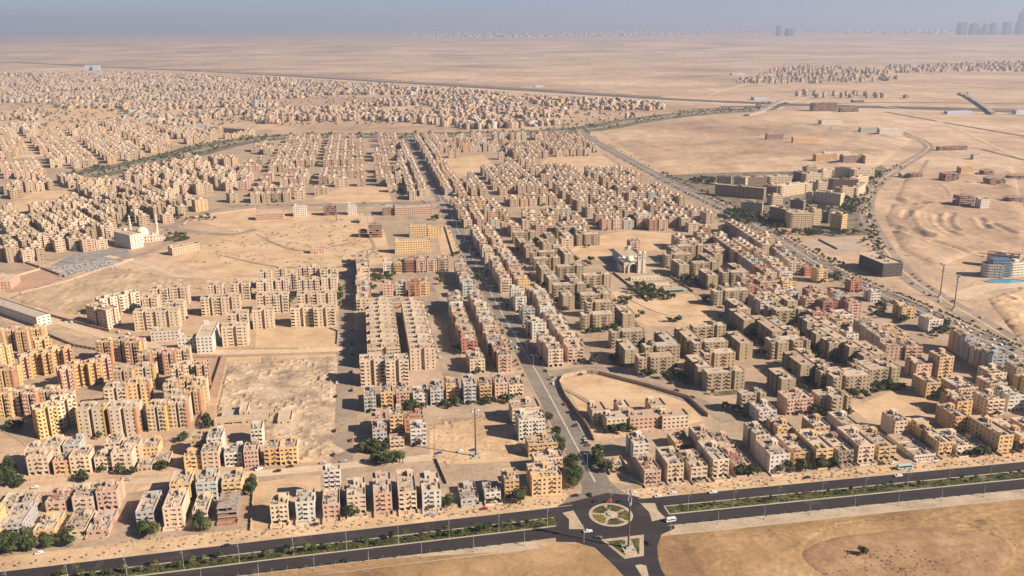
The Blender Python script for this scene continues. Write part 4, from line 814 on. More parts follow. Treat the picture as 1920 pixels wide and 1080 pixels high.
row('row above the cream blocks', K6, [(860, 925, 215, 118, 11, 'p'), (945, 1012, 200, 115, 12, 'w'), (1030, 1098, 205, 115, 12, 'r', 'ur'), (1105, 1170, 200, 95, 13, 'y'), (770, 885, -2, 235, 14, 'g', 'u'), (905, 1020, -2, 240, 13, 'p', 'u')])
row('row under the yellow school', D2, [(860, 928, 1015, 935, 14, 'w'), (935, 1003, 1015, 935, 14, 'y'), (1010, 1078, 1015, 930, 14, 'r'), (1085, 1148, 1015, 930, 14, 'p'), (1156, 1222, 1010, 925, 14, 'p'), (1230, 1300, 1005, 925, 14, 't')])
# cream estate
edge('front pair of the cream estate', K6, [((700, 640), (862, 640), 15, 7), ((872, 640), (1030, 635), 15, 7)], kind='cross_plan_block', col='c')
for i in range(12):
    put('cross_plan_block', *W(-126+(i % 2)*1.2, 269+i*12.4), TH, (28, 24)[i % 2], 11.6, 6, 'c', '', 'left spine of the cream estate', i+1, 12); put('cross_plan_block', *W(-93.5-(i % 2), 261+i*12.6), TH, (22, 19.5)[i % 2], 11.8, 6, 'c', '', 'right spine of the cream estate', i+1, 12)
edge('beige estate above the rubble field', K6, [((230, 285), (375, 282), 13), ((385, 285), (530, 280), 13), ((-30, 300), (115, 290), 13), ((275, 190), (400, 186), 12), ((410, 186), (540, 180), 12), ((0, 200), (105, 195), 12), ((112, 195), (215, 190), 12), ((0, 112), (105, 95), 13), ((130, 97), (220, 92), 13), ((275, 95), (350, 92), 12), ((355, 92), (425, 90), 12), ((440, 80), (545, 72), 14), ((10, 40), (100, 38), 12), ((130, 20), (195, 18), 12), ((210, 50), (270, 50), 12), ((280, 10), (345, 8), 12), ((355, 8), (425, 6), 12), ((438, 20), (545, 18), 12)], kind='cross_plan_block', nf=6, col='c')
edge('beige estate beside the white school', K5, [((895, 310), (1040, 305), 12), ((1048, 305), (1195, 300), 12), ((955, 215), (1060, 208), 13), ((1110, 250), (1240, 240), 13), ((1005, 155), (1130, 145), 12), ((1137, 145), (1268, 136), 12), ((1350, 215), (1480, 210), 12), ((1487, 210), (1615, 205), 12), ((1395, 130), (1500, 118), 13), ((1552, 118), (1682, 108), 13), ((1490, 412), (1665, 404), 13, 6), ((1530, 325), (1672, 315), 14, 6), ((1672, 205), (1750, 200), 12)], kind='cross_plan_block', nf=6, col='c')
edge('beige estate, turned pair on the plain', K5, [((575, 262), (715, 300), 14), ((672, 225), (790, 200), 12), ((800, 200), (938, 168), 12)], kind='cross_plan_block', nf=6, col='c', snap=False)
def chain(where, p0, p1, n, nf, pal, dep=13, stag=2.5, crop=K5):
    f = cconv(crop); h = nf*FH+1; A = at(*f(*p0), h); B = at(*f(*p1), h); L = math.dist(A, B)/n; a = math.atan2(B[1]-A[1], B[0]-A[0])
    for i in range(n):
        t = (i+0.5)*L; s = stag*(1 if i % 2 else -1)
        put('residential_tower', A[0]+math.cos(a)*t-math.sin(a)*(dep/2+s), A[1]+math.sin(a)*t+math.cos(a)*(dep/2+s), a, L-0.2, dep, nf, pal[i % len(pal)], '', where, i+1, n)
chain('yellow and orange estate, upper left chain', (-60, 440), (270, 425), 4, 6, 'ypo'); chain('yellow estate, second chain', (-30, 560), (60, 520), 1, 6, 'y')
chain('yellow estate, chain of pale orange towers', (125, 615), (490, 545), 5, 6, 'pooyo'); chain('yellow estate, chain in the courtyard', (395, 700), (765, 615), 4, 6, 'poop')
chain('estate chain under the grey road', (655, 500), (945, 505), 3, 6, 'ytp'); chain('estate chain with dark shadows', (930, 590), (1265, 570), 4, 6, 'ttpc')
chain('estate chain beside white school', (1145, 690), (1410, 655), 3, 6, 'ccp'); chain('estate chain along the red wall', (1100, 790), (1390, 770), 3, 6, 'cyc')
chain('estate chain at lower left edge', (-20, 850), (335, 850), 4, 6, 'ytpt'); chain('estate chain nearest lower left', (230, 965), (520, 890), 2, 7, 'yc')
chain('near estate towers, first pair', (515, 955), (705, 945), 1, 7, 'c', 15); chain('near estate towers, second pair', (730, 950), (920, 942), 1, 7, 'c', 15); chain('near estate towers, third', (990, 940), (1245, 930), 2, 6, 'c', 15)
chain('estate centre towers', (700, 815), (1000, 790), 2, 6, 'cy'); chain('estate centre towers, rear', (760, 700), (1030, 685), 2, 6, 'pc'); chain('estate towers by the lane', (1110, 860), (1345, 850), 2, 6, 'co')
chain('estate chain, small upper left', (230, 500), (340, 480), 1, 6, 'y'); chain('estate chain, left edge', (-40, 690), (90, 690), 1, 6, 'o'); chain('estate lower strip', (340, 870), (480, 860), 1, 6, 'c')
# right hand plots between slabs and diagonal road, and along it
def astrip(where, crop, p0, p1, n, wid, pal, fl, h=15, right=False, pun=0.1):
    f = cconv(crop); A = at(*f(*p0), h); B = at(*f(*p1), h); L = math.dist(A, B)/n; a = math.atan2(B[1]-A[1], B[0]-A[0])-math.pi/2
    for i in range(n):
        t = (i+0.5)*L; x = A[0]-math.sin(a)*t+math.cos(a)*wid/2; y = A[1]+math.cos(a)*t+math.sin(a)*wid/2
        put('apartment_building', x, y, a, wid*random.uniform(0.93, 1), L-0.5-random.random(), random.choice(fl), random.choice(pal), 'u' if random.random() < pun else '', where, i+1, n)
astrip('strip between slabs and diagonal road', T6, (380, 520), (0, 240), 5, 15, 'cpopt', [4, 5]); astrip('second strip between slabs and diagonal road', T6, (600, 520), (280, 280), 5, 15, 'cpoc', [4, 4])
astrip('upper strip between slabs and diagonal road', T4, (860, 170), (620, 0), 5, 15, 'prrct', [5, 5]); astrip('upper second strip near diagonal road', T4, (1150, 190), (900, 30), 5, 15, 'prgrp', [4, 5])
astrip('strip facing the slabs north of the sandy square', T5, (800, 440), (210, 10), 13, 15, 'cptgrwc', [5, 5]); astrip('second strip north of the sandy square', T5, (980, 400), (430, 20), 12, 15, 'cprwo', [4, 5])
astrip('strip along the diagonal road, lower', T6, (1560, 690), (1080, 380), 8, 14, 'tcogpw', [5, 6]); astrip('strip along the diagonal road, corner', T6, (1840, 800), (1640, 660), 3, 15, 'tgcw', [5])
astrip('strip along the diagonal road, middle', T5, (1080, 320), (880, 150), 4, 15, 'ocwb', [5]); astrip('strip along the diagonal road, upper', T2, (1740, 480), (1310, 200), 9, 14, 'bbtcw', [5])
row('single blocks by the diagonal road', T5, [(1250, 1335, 470, 375, 12, 'r'), (1385, 1505, 545, 400, 14, 'y'), (1000, 1150, 660, 525, 14, 'y'), (780, 905, 165, 30, 14, 'o'), (1780, 1900, -4, 520, 12, 'r')])
row('single blocks under the diagonal road', T6, [(835, 1005, 385, 240, 16, 'w', 'n'), (535, 690, 240, 85, 16, 'y'), (190, 305, 40, -70, 14, 'w'), (400, 600, -3, 520, 12, 'p'), (980, 1140, -6, 655, 15, 'y'), (620, 770, -3, 620, 16, 'p'), (720, 890, -4, 740, 16, 'p')])
row('white building with glass corner by the slabs', T4, [(1030, 1195, 410, 300, 16, 'w', 'n'), (410, 550, 55, -30, 12, 'y')])
row('strip behind the rightmost logo', K8, [(1290, 1420, -4, 820, 22, 'c'), (1400, 1480, -3, 860, 20, 'r', 'ur'), (1250, 1330, -4, 780, 14, 'o'), (1490, 1600, -4, 900, 16, 'c'), (1630, 1740, -4, 870, 16, 'w'), (1500, 1620, -4, 790, 16, 't')])
# church square, diamonds of the upper middle
row('row above the church field', T2, [(-20, 90, 275, 170, 14, 'c'), (110, 285, 265, 195, 15, 'p'), (320, 480, 265, 130, 16, 'w'), (500, 605, 262, 165, 15, 'o')])
row('block end beside the church field', T2, [(905, 1030, 335, 240, 14, 'c'), (1060, 1155, 410, 280, 14, 'r'), (1265, 1350, 345, 275, 12, 'y'), (850, 925, 115, 35, 12, 'c'), (945, 1035, -5, 95, 14, 'c'), (1110, 1215, -5, 120, 14, 't'), (1215, 1300, -5, 125, 14, 'w')])
astrip('strip facing the church field', T2, (880, 230), (730, 110), 3, 15, 'gcg', [5]); astrip('strip below the church field corner', T2, (1480, 560), (1180, 340), 6, 15, 'pwgcp', [4, 5])
row('block by the yellow house near the avenue', T1, [(725, 885, 330, 225, 12, 'y'), (960, 1150, 300, 195, 12, 'c'), (960, 1140, -5, 110, 12, 'c'), (1160, 1330, -4, 195, 12, 'y'), (1190, 1330, 335, 250, 12, 'p'), (1010, 1180, 1075, 990, 12, 'y'), (250, 370, 195, 100, 14, 'p'), (380, 490, 185, 110, 12, 'o'), (600, 700, -4, 190, 12, 'w')])
fill('upper middle district', [(850, 395), (905, 300), (1000, 262), (1085, 262), (1330, 395), (1400, 470), (1330, 470), (1270, 430), (1130, 430), (1040, 490), (960, 500), (930, 470)], TH, 16.5, 18.5, (14.5, 15.5), 'cctptpogcts', [4, 5, 5], street=(5, 2, 19, 17), prob=0.90)
fill('far end of the right district', [(800, 290), (778, 262), (1085, 258), (1090, 275), (960, 300), (880, 300)], TH, 15, 17, (13.5, 15), 'cctpwpo', [4, 5, 6], street=(6, 2, 14, 18), prob=0.9)
fill('right district behind the slabs', [(1110, 600), (1200, 430), (1420, 430), (1500, 500), (1440, 560), (1330, 540), (1230, 430)], TH, 15, 17, (13.5, 15), 'cctpr', [4, 5], street=(5, 2, 20, 18), prob=0.9)
fill('lower right corner district', [(1560, 770), (1700, 690), (1800, 700), (1960, 790), (1960, 850), (1700, 840)], TH, 15.5, 22, (13.5, 19), 'ccyptow', [3, 4, 4], street=(5, 1, 12, 14), prob=0.7)
fill('right edge district', [(1770, 640), (1900, 690), (1960, 740), (1960, 800), (1800, 730)], TH, 15.5, 20, (13.5, 17), 'ccypto', [4, 5], street=(5, 2, 12, 18), prob=0.75)
fill('upper left of the avenue', [(440, 380), (450, 285), (560, 262), (745, 262), (775, 330), (800, 372), (730, 372), (640, 385)], TH, 17.5, 19.5, (16, 16), 'cptpscpt', [4, 5, 5], street=(5, 2, 20, 17), prob=0.88)
fill('shaded rows near the mosque', [(0, 440), (130, 400), (300, 345), (330, 400), (235, 425), (210, 432), (205, 455), (120, 470), (0, 480)], math.radians(38.5), 17, 30, (12.5, 25), 'ssctsc', [5, 6], kind='housing_slab', street=(4, 2, 10, 8), prob=0.9)
fill('old district on the left, lower part', [(0, 500), (0, 340), (200, 330), (330, 310), (440, 300), (440, 385), (340, 408), (300, 425), (210, 430), (200, 470), (100, 470)], math.radians(38.5), 17.5, 20, (15, 16), 'ctpotstsc', [4, 5, 5, 6], street=(5, 2, 19, 17), prob=0.88)
fill('leftover plots between slabs and diagonal road', [(1330, 560), (1400, 520), (1560, 600), (1700, 690), (1640, 720), (1500, 640), (1400, 600)], TH, 16, 18, (13, 14), 'crptw', [4, 5], street=(9, 3, 8, 8), prob=0.9)
fill('old district on the left, upper part', [(0, 340), (0, 250), (110, 245), (230, 228), (330, 245), (470, 245), (480, 262), (330, 310), (200, 330)], math.radians(32), 18.5, 21, (17, 16), 'ctpotcts', [4, 5, 5], street=(5, 2, 20, 22), prob=0.86)
fill('cluster below the mosque', [(0, 500), (0, 430), (110, 420), (200, 400), (215, 470), (120, 480), (60, 495)], math.radians(38.5), 16, 18, (14, 15), 'cctps', [5, 5], street=(4, 2, 14, 16), prob=0.9)
print('requests', len(REQ), 'skipped', SKIP[0])

NUM = ['', 'one', 'two', 'three', 'four', 'five', 'six', 'seven', 'eight', 'nine', 'ten', 'eleven', 'twelve', 'thirteen', 'fourteen', 'fifteen'] + ['many']*40
def ordi(n):
    w_ = {1: 'first', 2: 'second', 3: 'third', 4: 'fourth', 5: 'fifth', 6: 'sixth', 7: 'seventh', 8: 'eighth', 9: 'ninth', 10: 'tenth', 11: 'eleventh', 12: 'twelfth'}
    return w_.get(n) or '%d%s' % (n, {1: 'st', 2: 'nd', 3: 'rd'}.get(n % 10 if n % 100 not in (11, 12, 13) else 0, 'th'))
KN = {'public_building': 'public building', 'office_building': 'office building', 'school_building': 'school building', 'apartment_building': 'apartment block', 'housing_slab': 'housing slab', 'cross_plan_block': 'winged block', 'residential_tower': 'tower', 'unfinished_building': 'unfinished block'}
LIM = {'public_building': 300, 'office_building': 300, 'school_building': 300, 'apartment_building': 300, 'housing_slab': 300, 'cross_plan_block': 300, 'residential_tower': 300, 'unfinished_building': 300}
groups = {}
for r in REQ: groups.setdefault(r['kind'], []).append(r)
REST = []
dm_ = MB(); dm_.box(-0.5, 0.5, -0.04, 0.02, 0, 2.05); DOOR = dm_.mesh('door', [M_DSTEEL])
def build(r):
    dist = math.hypot(r['x'], r['y']); lod = 0 if dist < 720 else 1 if dist < 1150 else 2; k = r['kind']
    if k == 'apartment_building': parts = plotmesh(r['w'], r['d'], r['nf'], r['style'], r['var'], lod)
    elif k == 'unfinished_building': parts = framemesh(r['w'], r['d'], r['nf'], lod)
    elif k == 'housing_slab' and r['d'] > 18: parts = crossmesh(r['w'], r['d'], r['nf'], r['var'])
    elif k == 'housing_slab': parts = slabmesh(r['w'], r['d'], r['nf'], r['var'] % 2)
    elif k in ('public_building', 'school_building'): parts = publicmesh(r['w'], r['d'], r['nf'], r['var'])
    elif k == 'office_building': parts = officemesh(r['w'], r['d'], r['nf'] if r['col'] in 'kw' else r['nf']+2, r['var'])
    else: parts = crossmesh(r['w'], r['d'], r['nf'], r['var'])
    if k == 'residential_tower':
        hw, hd, hh_ = round(r['w'])/2, round(r['d'])/2, r['nf']*FH+1.3; parts = list(parts)
        for bx_ in ((-hw-0.15, -hw+1.1, -hd-0.25, -hd-0.003, 0, hh_), (hw-1.1, hw+0.15, -hd-0.25, -hd-0.003, 0, hh_), (-hw-0.25, -hw-0.003, -hd+0.1, -hd*0.3, 0, hh_-1), (hw+0.003, hw+0.25, -hd+0.1, -hd*0.3, 0, hh_-1)):
            am = MB(); am.box(*bx_); parts.append(('accent_panel', am.mesh('accent_panel', [M_WALL]), 5))
    col = tint(r['col']); cn = COL[r['col']][1]
    fl = ('%s-storey ' % NUM[r['nf']]); idx = r['idx']
    if isinstance(idx, tuple): lab = '%s %s%s, %s in %s row, %s' % (cn, fl, KN[k], ordi(idx[1]), ordi(idx[0]), r['where'])
    else: lab = '%s %s%s, %s %s' % (cn, fl, KN[k], ('' if r['total'] == 1 else (ordi(idx)+(' from near end,' if 'strip' in r['where'] or 'spine' in r['where'] else ','))), r['where'])
    lab = lab.replace(' ,', ',').replace('  ', ' ')
    if len(lab.split()) > 16: lab = lab.replace(KN[k], 'block', 1)
    if len(lab.split()) > 16: lab = lab.replace(fl, '', 1)
    if len(lab.split()) > 16: lab = lab.replace(' from near end,', ',', 1)
    rt = empty(k, r['x'], r['y'], 0, r['a'], label=lab, cat='building' if k in ('unfinished_building', 'public_building') else 'school' if k == 'school_building' else 'office building' if k == 'office_building' else 'apartment building', group=KN[k]+'s of the town')
    if lod == 0 and (r['where'].startswith('front row') or r['where'].startswith('row facing')):
        m = MB(); hw = r['w']/2; y0 = -r['d']/2; D_ = random.uniform(3.5, 6.0); hh = random.uniform(0.9, 1.7)
        m.box(-hw-0.3, -hw-0.1, y0-D_, y0, 0, hh); m.box(hw+0.1, hw+0.3, y0-D_, y0, 0, hh); m.box(-hw-0.097, hw*0.2, y0-D_, y0-D_+0.2, 0, hh); m.box(hw*0.5, hw+0.097, y0-D_, y0-D_+0.2, 0, hh)
        for _ in range(2): xx = random.uniform(-hw+1, hw-1); m.box(xx, xx+0.2, y0-D_+0.23, y0-0.3, 0, 0.5)
        parts = list(parts)+[('yard_wall', m.mesh('yard_wall', [M_WALL]), 1)]
    acc = random.choice([(0.42, 0.20, 0.12), (0.60, 0.40, 0.12), (0.50, 0.27, 0.15), (0.55, 0.38, 0.22)])
    bk = random.choice([0.82, 1.0, 1.12, 1.25])
    for nm, me, typ in parts:
        c = col if typ in (0, 1, 4) else acc if typ == 5 else tuple(min(0.78, x*bk) for x in col) if typ == 3 else (0.5, 0.5, 0.5)
        o = O(nm, me, rt, color=c)
        if typ in (2, 4): o['kind'] = 'stuff'
        if nm == 'stair_house' and lod == 0:
            v0 = me.vertices[0].co; v1 = me.vertices[1].co; O('door', DOOR, o, ((v0.x+v1.x)/2, v0.y-0.03, v0.z))
for k, L in groups.items():
    L.sort(key=lambda r: math.hypot(r['x'], r['y']))
    for r in L[:LIM[k]]: build(r)
    REST += L[LIM[k]:]
# ---- joined far copies: template geometry stamped many times with a tint per building
def simple(w, d, nf, rows, box=True):
    WL, GL, RF = MB(), MB(), MB(); h = nf*FH; WL.box(-w/2, w/2, -d/2, d/2, 0, h+0.5, top=False); RF.box(-w/2+0.2, w/2-0.2, -d/2+0.2, d/2-0.2, h-0.2, h+0.15)
    if box: WL.box(-w*0.1, w*0.2, 0, d*0.3, h+0.153, h+2.8)
    if rows == 2: WL.box(-w*0.45, w*0.05, -d/2-1.2, -d/2-0.01, FH, h-0.5); WL.box(w*0.12, w*0.42, d*0.05, d*0.45, h+0.153, h+2.2)
    for f in range(rows and nf):
        z = f*FH+0.9; GL.q((w*0.1, -d/2-0.02, z), (w*0.4, -d/2-0.02, z), (w*0.4, -d/2-0.02, z+1.5), (w*0.1, -d/2-0.02, z+1.5)); GL.q((w/2+0.02, -d*0.3, z), (w/2+0.02, -d*0.05, z), (w/2+0.02, -d*0.05, z+1.4), (w/2+0.02, -d*0.3, z+1.4))
        if rows == 1: GL.q((-w*0.35, -d/2-0.02, z), (-w*0.1, -d/2-0.02, z), (-w*0.1, -d/2-0.02, z+1.5), (-w*0.35, -d/2-0.02, z+1.5))
    V = WL.v+GL.v+RF.v; o1 = len(WL.v); o2 = o1+len(GL.v)
    Fc = WL.f+[tuple(i+o1 for i in f) for f in GL.f]+[tuple(i+o2 for i in f) for f in RF.f]; Mi = [0]*len(WL.f)+[1]*len(GL.f)+[2]*len(RF.f)
    return np.array(V, dtype=np.float64), np.array(Fc), np.array(Mi), w, d, nf
def template(w, d, nf, fr, sd_, roofbox=True):
    WL, GL, RF = MB(), MB(), MB(); p = [(-w/2, -d/2), (w/2, -d/2), (w/2, d/2), (-w/2, d/2)]
    for i in range(4): facade(WL, GL, WL, p[i], p[(i+1) % 4], nf, [fr, sd_, '', sd_][i], top=0.7)
    roofpoly(RF, p, nf*FH, top=0.7)
    if roofbox: RF.box(-w*0.1, w*0.25, 0, d*0.3, nf*FH, nf*FH+2.6)
    V = WL.v+GL.v+RF.v; o1 = len(WL.v); o2 = o1+len(GL.v)
    Fc = WL.f+[tuple(i+o1 for i in f) for f in GL.f]+[tuple(i+o2 for i in f) for f in RF.f]; Mi = [0]*len(WL.f)+[1]*len(GL.f)+[2]*len(RF.f)
    return np.array(V, dtype=np.float64), np.array(Fc), np.array(Mi), w, d, nf
def stamp(name, tmpls, items):
    # items: (x, y, z, a, w, d, nf, color)
    Vs, Fs, Ms, Cs = [], [], [], []; off = 0
    for (x, y, z, a, w_, d_, nf, col) in items:
        T = min(tmpls, key=lambda t: abs(t[5]-nf)+random.random()*0.9); V, Fc, Mi, tw, td, tn = T
        P = V*np.array([w_/tw, d_/td, nf/tn]); c, s = math.cos(a), math.sin(a)
        Q = np.stack([x+P[:, 0]*c-P[:, 1]*s, y+P[:, 0]*s+P[:, 1]*c, P[:, 2]+z], 1); Vs.append(Q); Fs.append(Fc+off); Ms.append(Mi); Cs.append(np.tile(np.array([*col, 1.0]), (len(V), 1))); off += len(V)
    V = np.concatenate(Vs); Fc = np.concatenate(Fs); Mi = np.concatenate(Ms); Cc = np.concatenate(Cs)
    me = bpy.data.meshes.new(name); me.vertices.add(len(V)); me.vertices.foreach_set('co', V.astype(np.float32).ravel())
    me.loops.add(Fc.size); me.loops.foreach_set('vertex_index', Fc.ravel().astype(np.int32)); me.polygons.add(len(Fc))
    me.polygons.foreach_set('loop_start', np.arange(0, Fc.size, 4, dtype=np.int32)); me.polygons.foreach_set('material_index', Mi.astype(np.int32))
    for m in (M_WALLT, M_GLASS, M_ROOFT): me.materials.append(m)
    at_ = me.color_attributes.new('tint', 'FLOAT_COLOR', 'POINT'); at_.data.foreach_set('color', Cc.astype(np.float32).ravel())
    me.update(calc_edges=True); me.validate(); return me
TM = [template(14, 15, n, f, s_) for n, f, s_ in ((4, 'wlw', 'ww'), (5, 'lwl', 'w w'), (5, 'wlw', 'ww'), (6, 'www', 'ww'))]
mute = lambda c, k: tuple(k*(0.75*x+0.25*m_) for x, m_ in zip(c, (0.50, 0.38, 0.29)))
items = [(r['x'], r['y'], 0, r['a'], r['w'], r['d'], r['nf'], mute(tint(r['col']), 0.90)) for r in REST]
if items:
    o = O('farther_apartment_buildings', stamp('farther_apartment_buildings', TM, items)); o['kind'] = 'stuff'
    tag(o, 'mass of beige and pink apartment blocks filling the farther half of the town', 'apartment buildings')
print('individual buildings', len(REQ)-len(REST), 'rest', len(REST))
# ---- far city of small houses
TF = [simple(12, 12, n, r_) for n, r_ in ((2, 1), (3, 2), (3, 1), (4, 2), (5, 1), (6, 2))]; TS = [simple(12, 12, 6, 0, False)]
def scatter(name, label, cat, polys, holes, step, ang, fl, pal, prob, zf=None, size=(12, 17), street=(7, 2, 18, 16), lim=9000):
    items = []
    H = [px(h) for h in holes]
    for poly in polys:
        P = px(poly); c, s = math.cos(ang), math.sin(ang); loc = [(p[0]*c+p[1]*s, -p[0]*s+p[1]*c) for p in P]
        x0, x1 = min(p[0] for p in loc), max(p[0] for p in loc); y0, y1 = min(p[1] for p in loc), max(p[1] for p in loc); y = y0; r = 0
        while y < y1:
            x = x0+random.random()*10; k = 0; r += 1
            while x < x1:
                k += 1; x += step*random.uniform(0.75, 1.3)+(street[2] if random.random() < 1/street[0] else 0); lx, ly = x+random.uniform(-5, 5), y+random.uniform(-5, 5)+22*math.sin(x/170+r*0.05)+15*math.sin(x/61.0); X, Y = lx*c-ly*s, lx*s+ly*c
                nz = noise2(X*0.35, Y*0.35) if name == 'distant_town_houses' else 0.5
                if nz < 0.30: continue
                if Y < 200 or not inpoly((X, Y), P) or random.random() > prob or any(inpoly((X, Y), h) for h in H): continue
                if any(dline((X, Y), rp) < hw+9 for rp, hw in (ROADS[-0:] if False else FARROADS)): continue
                items.append((X, Y, (zf(Y) if zf else 0), ang+random.choice([0, 0, math.pi/2]), random.uniform(*size)*(1.0 if random.random() > 0.12 or name != 'distant_town_houses' else 2.0), random.uniform(*size), (random.choice(fl) if nz < 0.62 or name != 'distant_town_houses' else random.choice([4, 5, 6])), mute(tint(random.choice(pal)), 0.86)))
            y += step+(street[3] if r % street[1] == 0 else 0)
    print(name, len(items)); o = O(name, stamp(name, TS if name.startswith('skyline') else TF, items)); o['kind'] = 'stuff'; tag(o, label, cat); return o
FARROADS = [(p, hw) for p, hw in ROADS if min(math.hypot(*q) for q in p) > 1800 or hw > 55]
scatter('distant_town_houses', 'dense far town of small pale houses reaching towards the desert', 'houses', [[(-60, 262), (-60, 142), (200, 136), (480, 146), (800, 167), (1020, 182), (1240, 199), (1255, 208), (1130, 232), (900, 243), (480, 235), (450, 215), (330, 240), (230, 228), (110, 245)]],
        [[(60, 262), (90, 205), (230, 203), (250, 222), (120, 250)], [(440, 240), (560, 228), (760, 228), (900, 246), (500, 262)], [(60, 172), (200, 168), (230, 174), (90, 182)], [(-60, 195), (90, 192), (120, 205), (-60, 225)]],
        19.5, math.radians(25), [2, 3, 3, 4, 5], 'cctwpttygpbss', 0.80, size=(9, 20))
scatter('distant_compound_blocks', 'rows of pale apartment blocks standing alone in the far right desert', 'apartment buildings', [[(1375, 156), (1470, 128), (1520, 125), (1665, 134), (1690, 150), (1640, 154), (1500, 158)], [(1665, 138), (1660, 126), (1960, 116), (1960, 136), (1830, 134)], [(1480, 183), (1480, 176), (1720, 178), (1720, 187)]], [], 30, math.radians(-8), [4, 5, 6, 7], 'ccstt', 0.75, size=(14, 24), street=(4, 1, 40, 70))
scatter('skyline_low_blocks', 'thin line of pale buildings along the hazy horizon', 'buildings', [[(700, 78), (880, 71), (1080, 63), (1400, 60), (1960, 60), (1960, 78), (1500, 73), (1100, 80), (900, 82)]], [], 230, 0.2, [5, 6, 8, 10], 'wzcg', 0.6, zf=hgt, size=(35, 110), street=(5, 2, 160, 200))
# ---------------------------------------------------------------- landmark buildings
def vol(root, x0, x1, y0, y1, nf, pf, ps, col, z0=0.0, top=0.8, fh=FH, ww=1.3, wh=1.35):
    WL, GL, RF = MB(), MB(), MB(); p = [(x0, y0), (x1, y0), (x1, y1), (x0, y1)]
    for i in range(4): facade(WL, GL, WL, p[i], p[(i+1) % 4], nf, [pf, ps, pf, ps][i], z0=z0, top=top, fh=fh, ww=ww, wh=wh)
    roofpoly(RF, p, z0+nf*fh, top=top)
    O('wall', WL.mesh('wall', [M_WALL]), root, color=col)
    if GL.v: O('window', GL.mesh('window', [M_GLASS]), root)['kind'] = 'stuff'
    O('roof', RF.mesh('roof', [M_ROOF]), root)
def lm(name, pt, ang, **k): return empty(name, *at(*pt), 0, ang, **k)
CR = (0.66, 0.58, 0.46)
def minaret(root, x, y, h, r, col, nm='minaret'):
    m = MB(); m.box(x-r*1.25, x+r*1.25, y-r*1.25, y+r*1.25, 0, h*0.30); m.cyl(x, y, h*0.30+0.01, h*0.56, r, n=10); m.cyl(x, y, h*0.56, h*0.59, r*1.6, n=10); m.cyl(x, y, h*0.59, h*0.78, r*0.8, n=10); m.cyl(x, y, h*0.78, h*0.80, r*1.35, n=10); m.cyl(x, y, h*0.80, h*0.88, r*0.55, n=8); m.dome(x, y, h*0.88, r*0.75, h*0.07, n=10, pinch=0.2); m.bar((x, y, h*0.94), (x, y, h*1.02), 0.12)
    O(nm, m.mesh(nm, [M_WALL]), root, color=col)
r = lm('mosque', (243, 457), math.radians(20), label='white domed mosque with two tall minarets beside the round green garden', cat='mosque')
vol(r, 0, 34, 0, 26, 2, 'nwnwnwnwn', 'nwnwnw', CR, fh=4.5, wh=2.6, ww=1.6); vol(r, 34.2, 46, 3, 20, 1, 'www', 'www', CR, fh=4.2)
m = MB(); m.cyl(17, 13, 9, 12, 8.6, n=20, cap=True); m.dome(17, 13, 12, 8.0, 7.5, n=22, rings=8, pinch=0.08); m.bar((17, 13, 19.4), (17, 13, 21.5), 0.15); O('dome', m.mesh('dome', [M_WALL], True), r, color=(0.66, 0.60, 0.48))
for (x, y) in ((3, 3), (31, 3)): m = MB(); m.cyl(x, y, 9, 10, 2.4, n=12); m.dome(x, y, 10, 2.2, 2.2, n=12); O('small_dome', m.mesh('small_dome', [M_WALL], True), r, color=CR)
minaret(r, 1.5, 27.5, 36, 1.7, CR); minaret(r, 36, 25, 36, 1.7, CR)
gc = UV(330, 448); sheet('round_garden', circ(gc[0], gc[1], 19), 0.16, M_GRASS)
r = lm('domed_church', (1171, 513), TH, label='pale church with big arched front, twin bell towers and several domes', cat='church')
vol(r, 0, 21, 2, 30, 3, 'nwwwn', 'nwwwn', CR, fh=4, wh=2.4); vol(r, -3.2, -0.2, 6, 22, 2, 'n', 'www', CR, fh=4)
m = MB()
for k in range(12):
    a0, a1 = math.pi*k/12, math.pi*(k+1)/12; P = lambda a, R, y: (10.5+R*math.cos(a), y, 7+R*math.sin(a))
    m.q(P(a0, 4.5, 0), P(a0, 6.2, 0), P(a1, 6.2, 0), P(a1, 4.5, 0)); m.q(P(a0, 6.2, 0), P(a0, 6.2, 2), P(a1, 6.2, 2), P(a1, 6.2, 0)); m.q(P(a0, 4.5, 2), P(a0, 4.5, 0), P(a1, 4.5, 0), P(a1, 4.5, 2))
m.box(4.3, 6.0, 0, 1.99, 0, 7); m.box(15.0, 16.7, 0, 1.99, 0, 7); O('arch', m.mesh('arch', [M_WALL]), r, color=(0.70, 0.62, 0.50))
m = MB(); m.box(6.01, 14.99, 1.9, 1.98, 0, 9.5); O('doorway', m.mesh('doorway', [M_GLASS]), r)
for x in (17.6, 23.5):
    m = MB(); m.box(x-1.9, x+1.9, -1.9, 1.9, 0, 17)
    for z0, z1 in ((17, 20), (21, 23.5)):
        for sx in (-1, 1):
            for sy in (-1, 1): m.box(x+sx*1.5-0.35, x+sx*1.5+0.35, sy*1.5-0.35, sy*1.5+0.35, z0, z1)
        m.box(x-2.0, x+2.0, -2.0, 2.0, z1, z1+1, bottom=True)
    m.dome(x, 0, 24.5, 1.8, 2.4, n=10); m.bar((x, 0, 26.8), (x, 0, 28.5), 0.1); m.bar((x-0.6, 0, 27.9), (x+0.6, 0, 27.9), 0.1); O('bell_tower', m.mesh('bell_tower', [M_WALL]), r, color=CR)
for (x, y, R) in ((10.5, 16, 4.6), (5, 24, 2.2), (16, 24, 2.2), (4, 8, 2.0)):
    m = MB(); m.cyl(x, y, 12, 13.6, R, n=16); m.dome(x, y, 13.6, R, R*0.9, n=16); O('dome', m.mesh('dome', [M_WALL], True), r, color=(0.68, 0.60, 0.48))
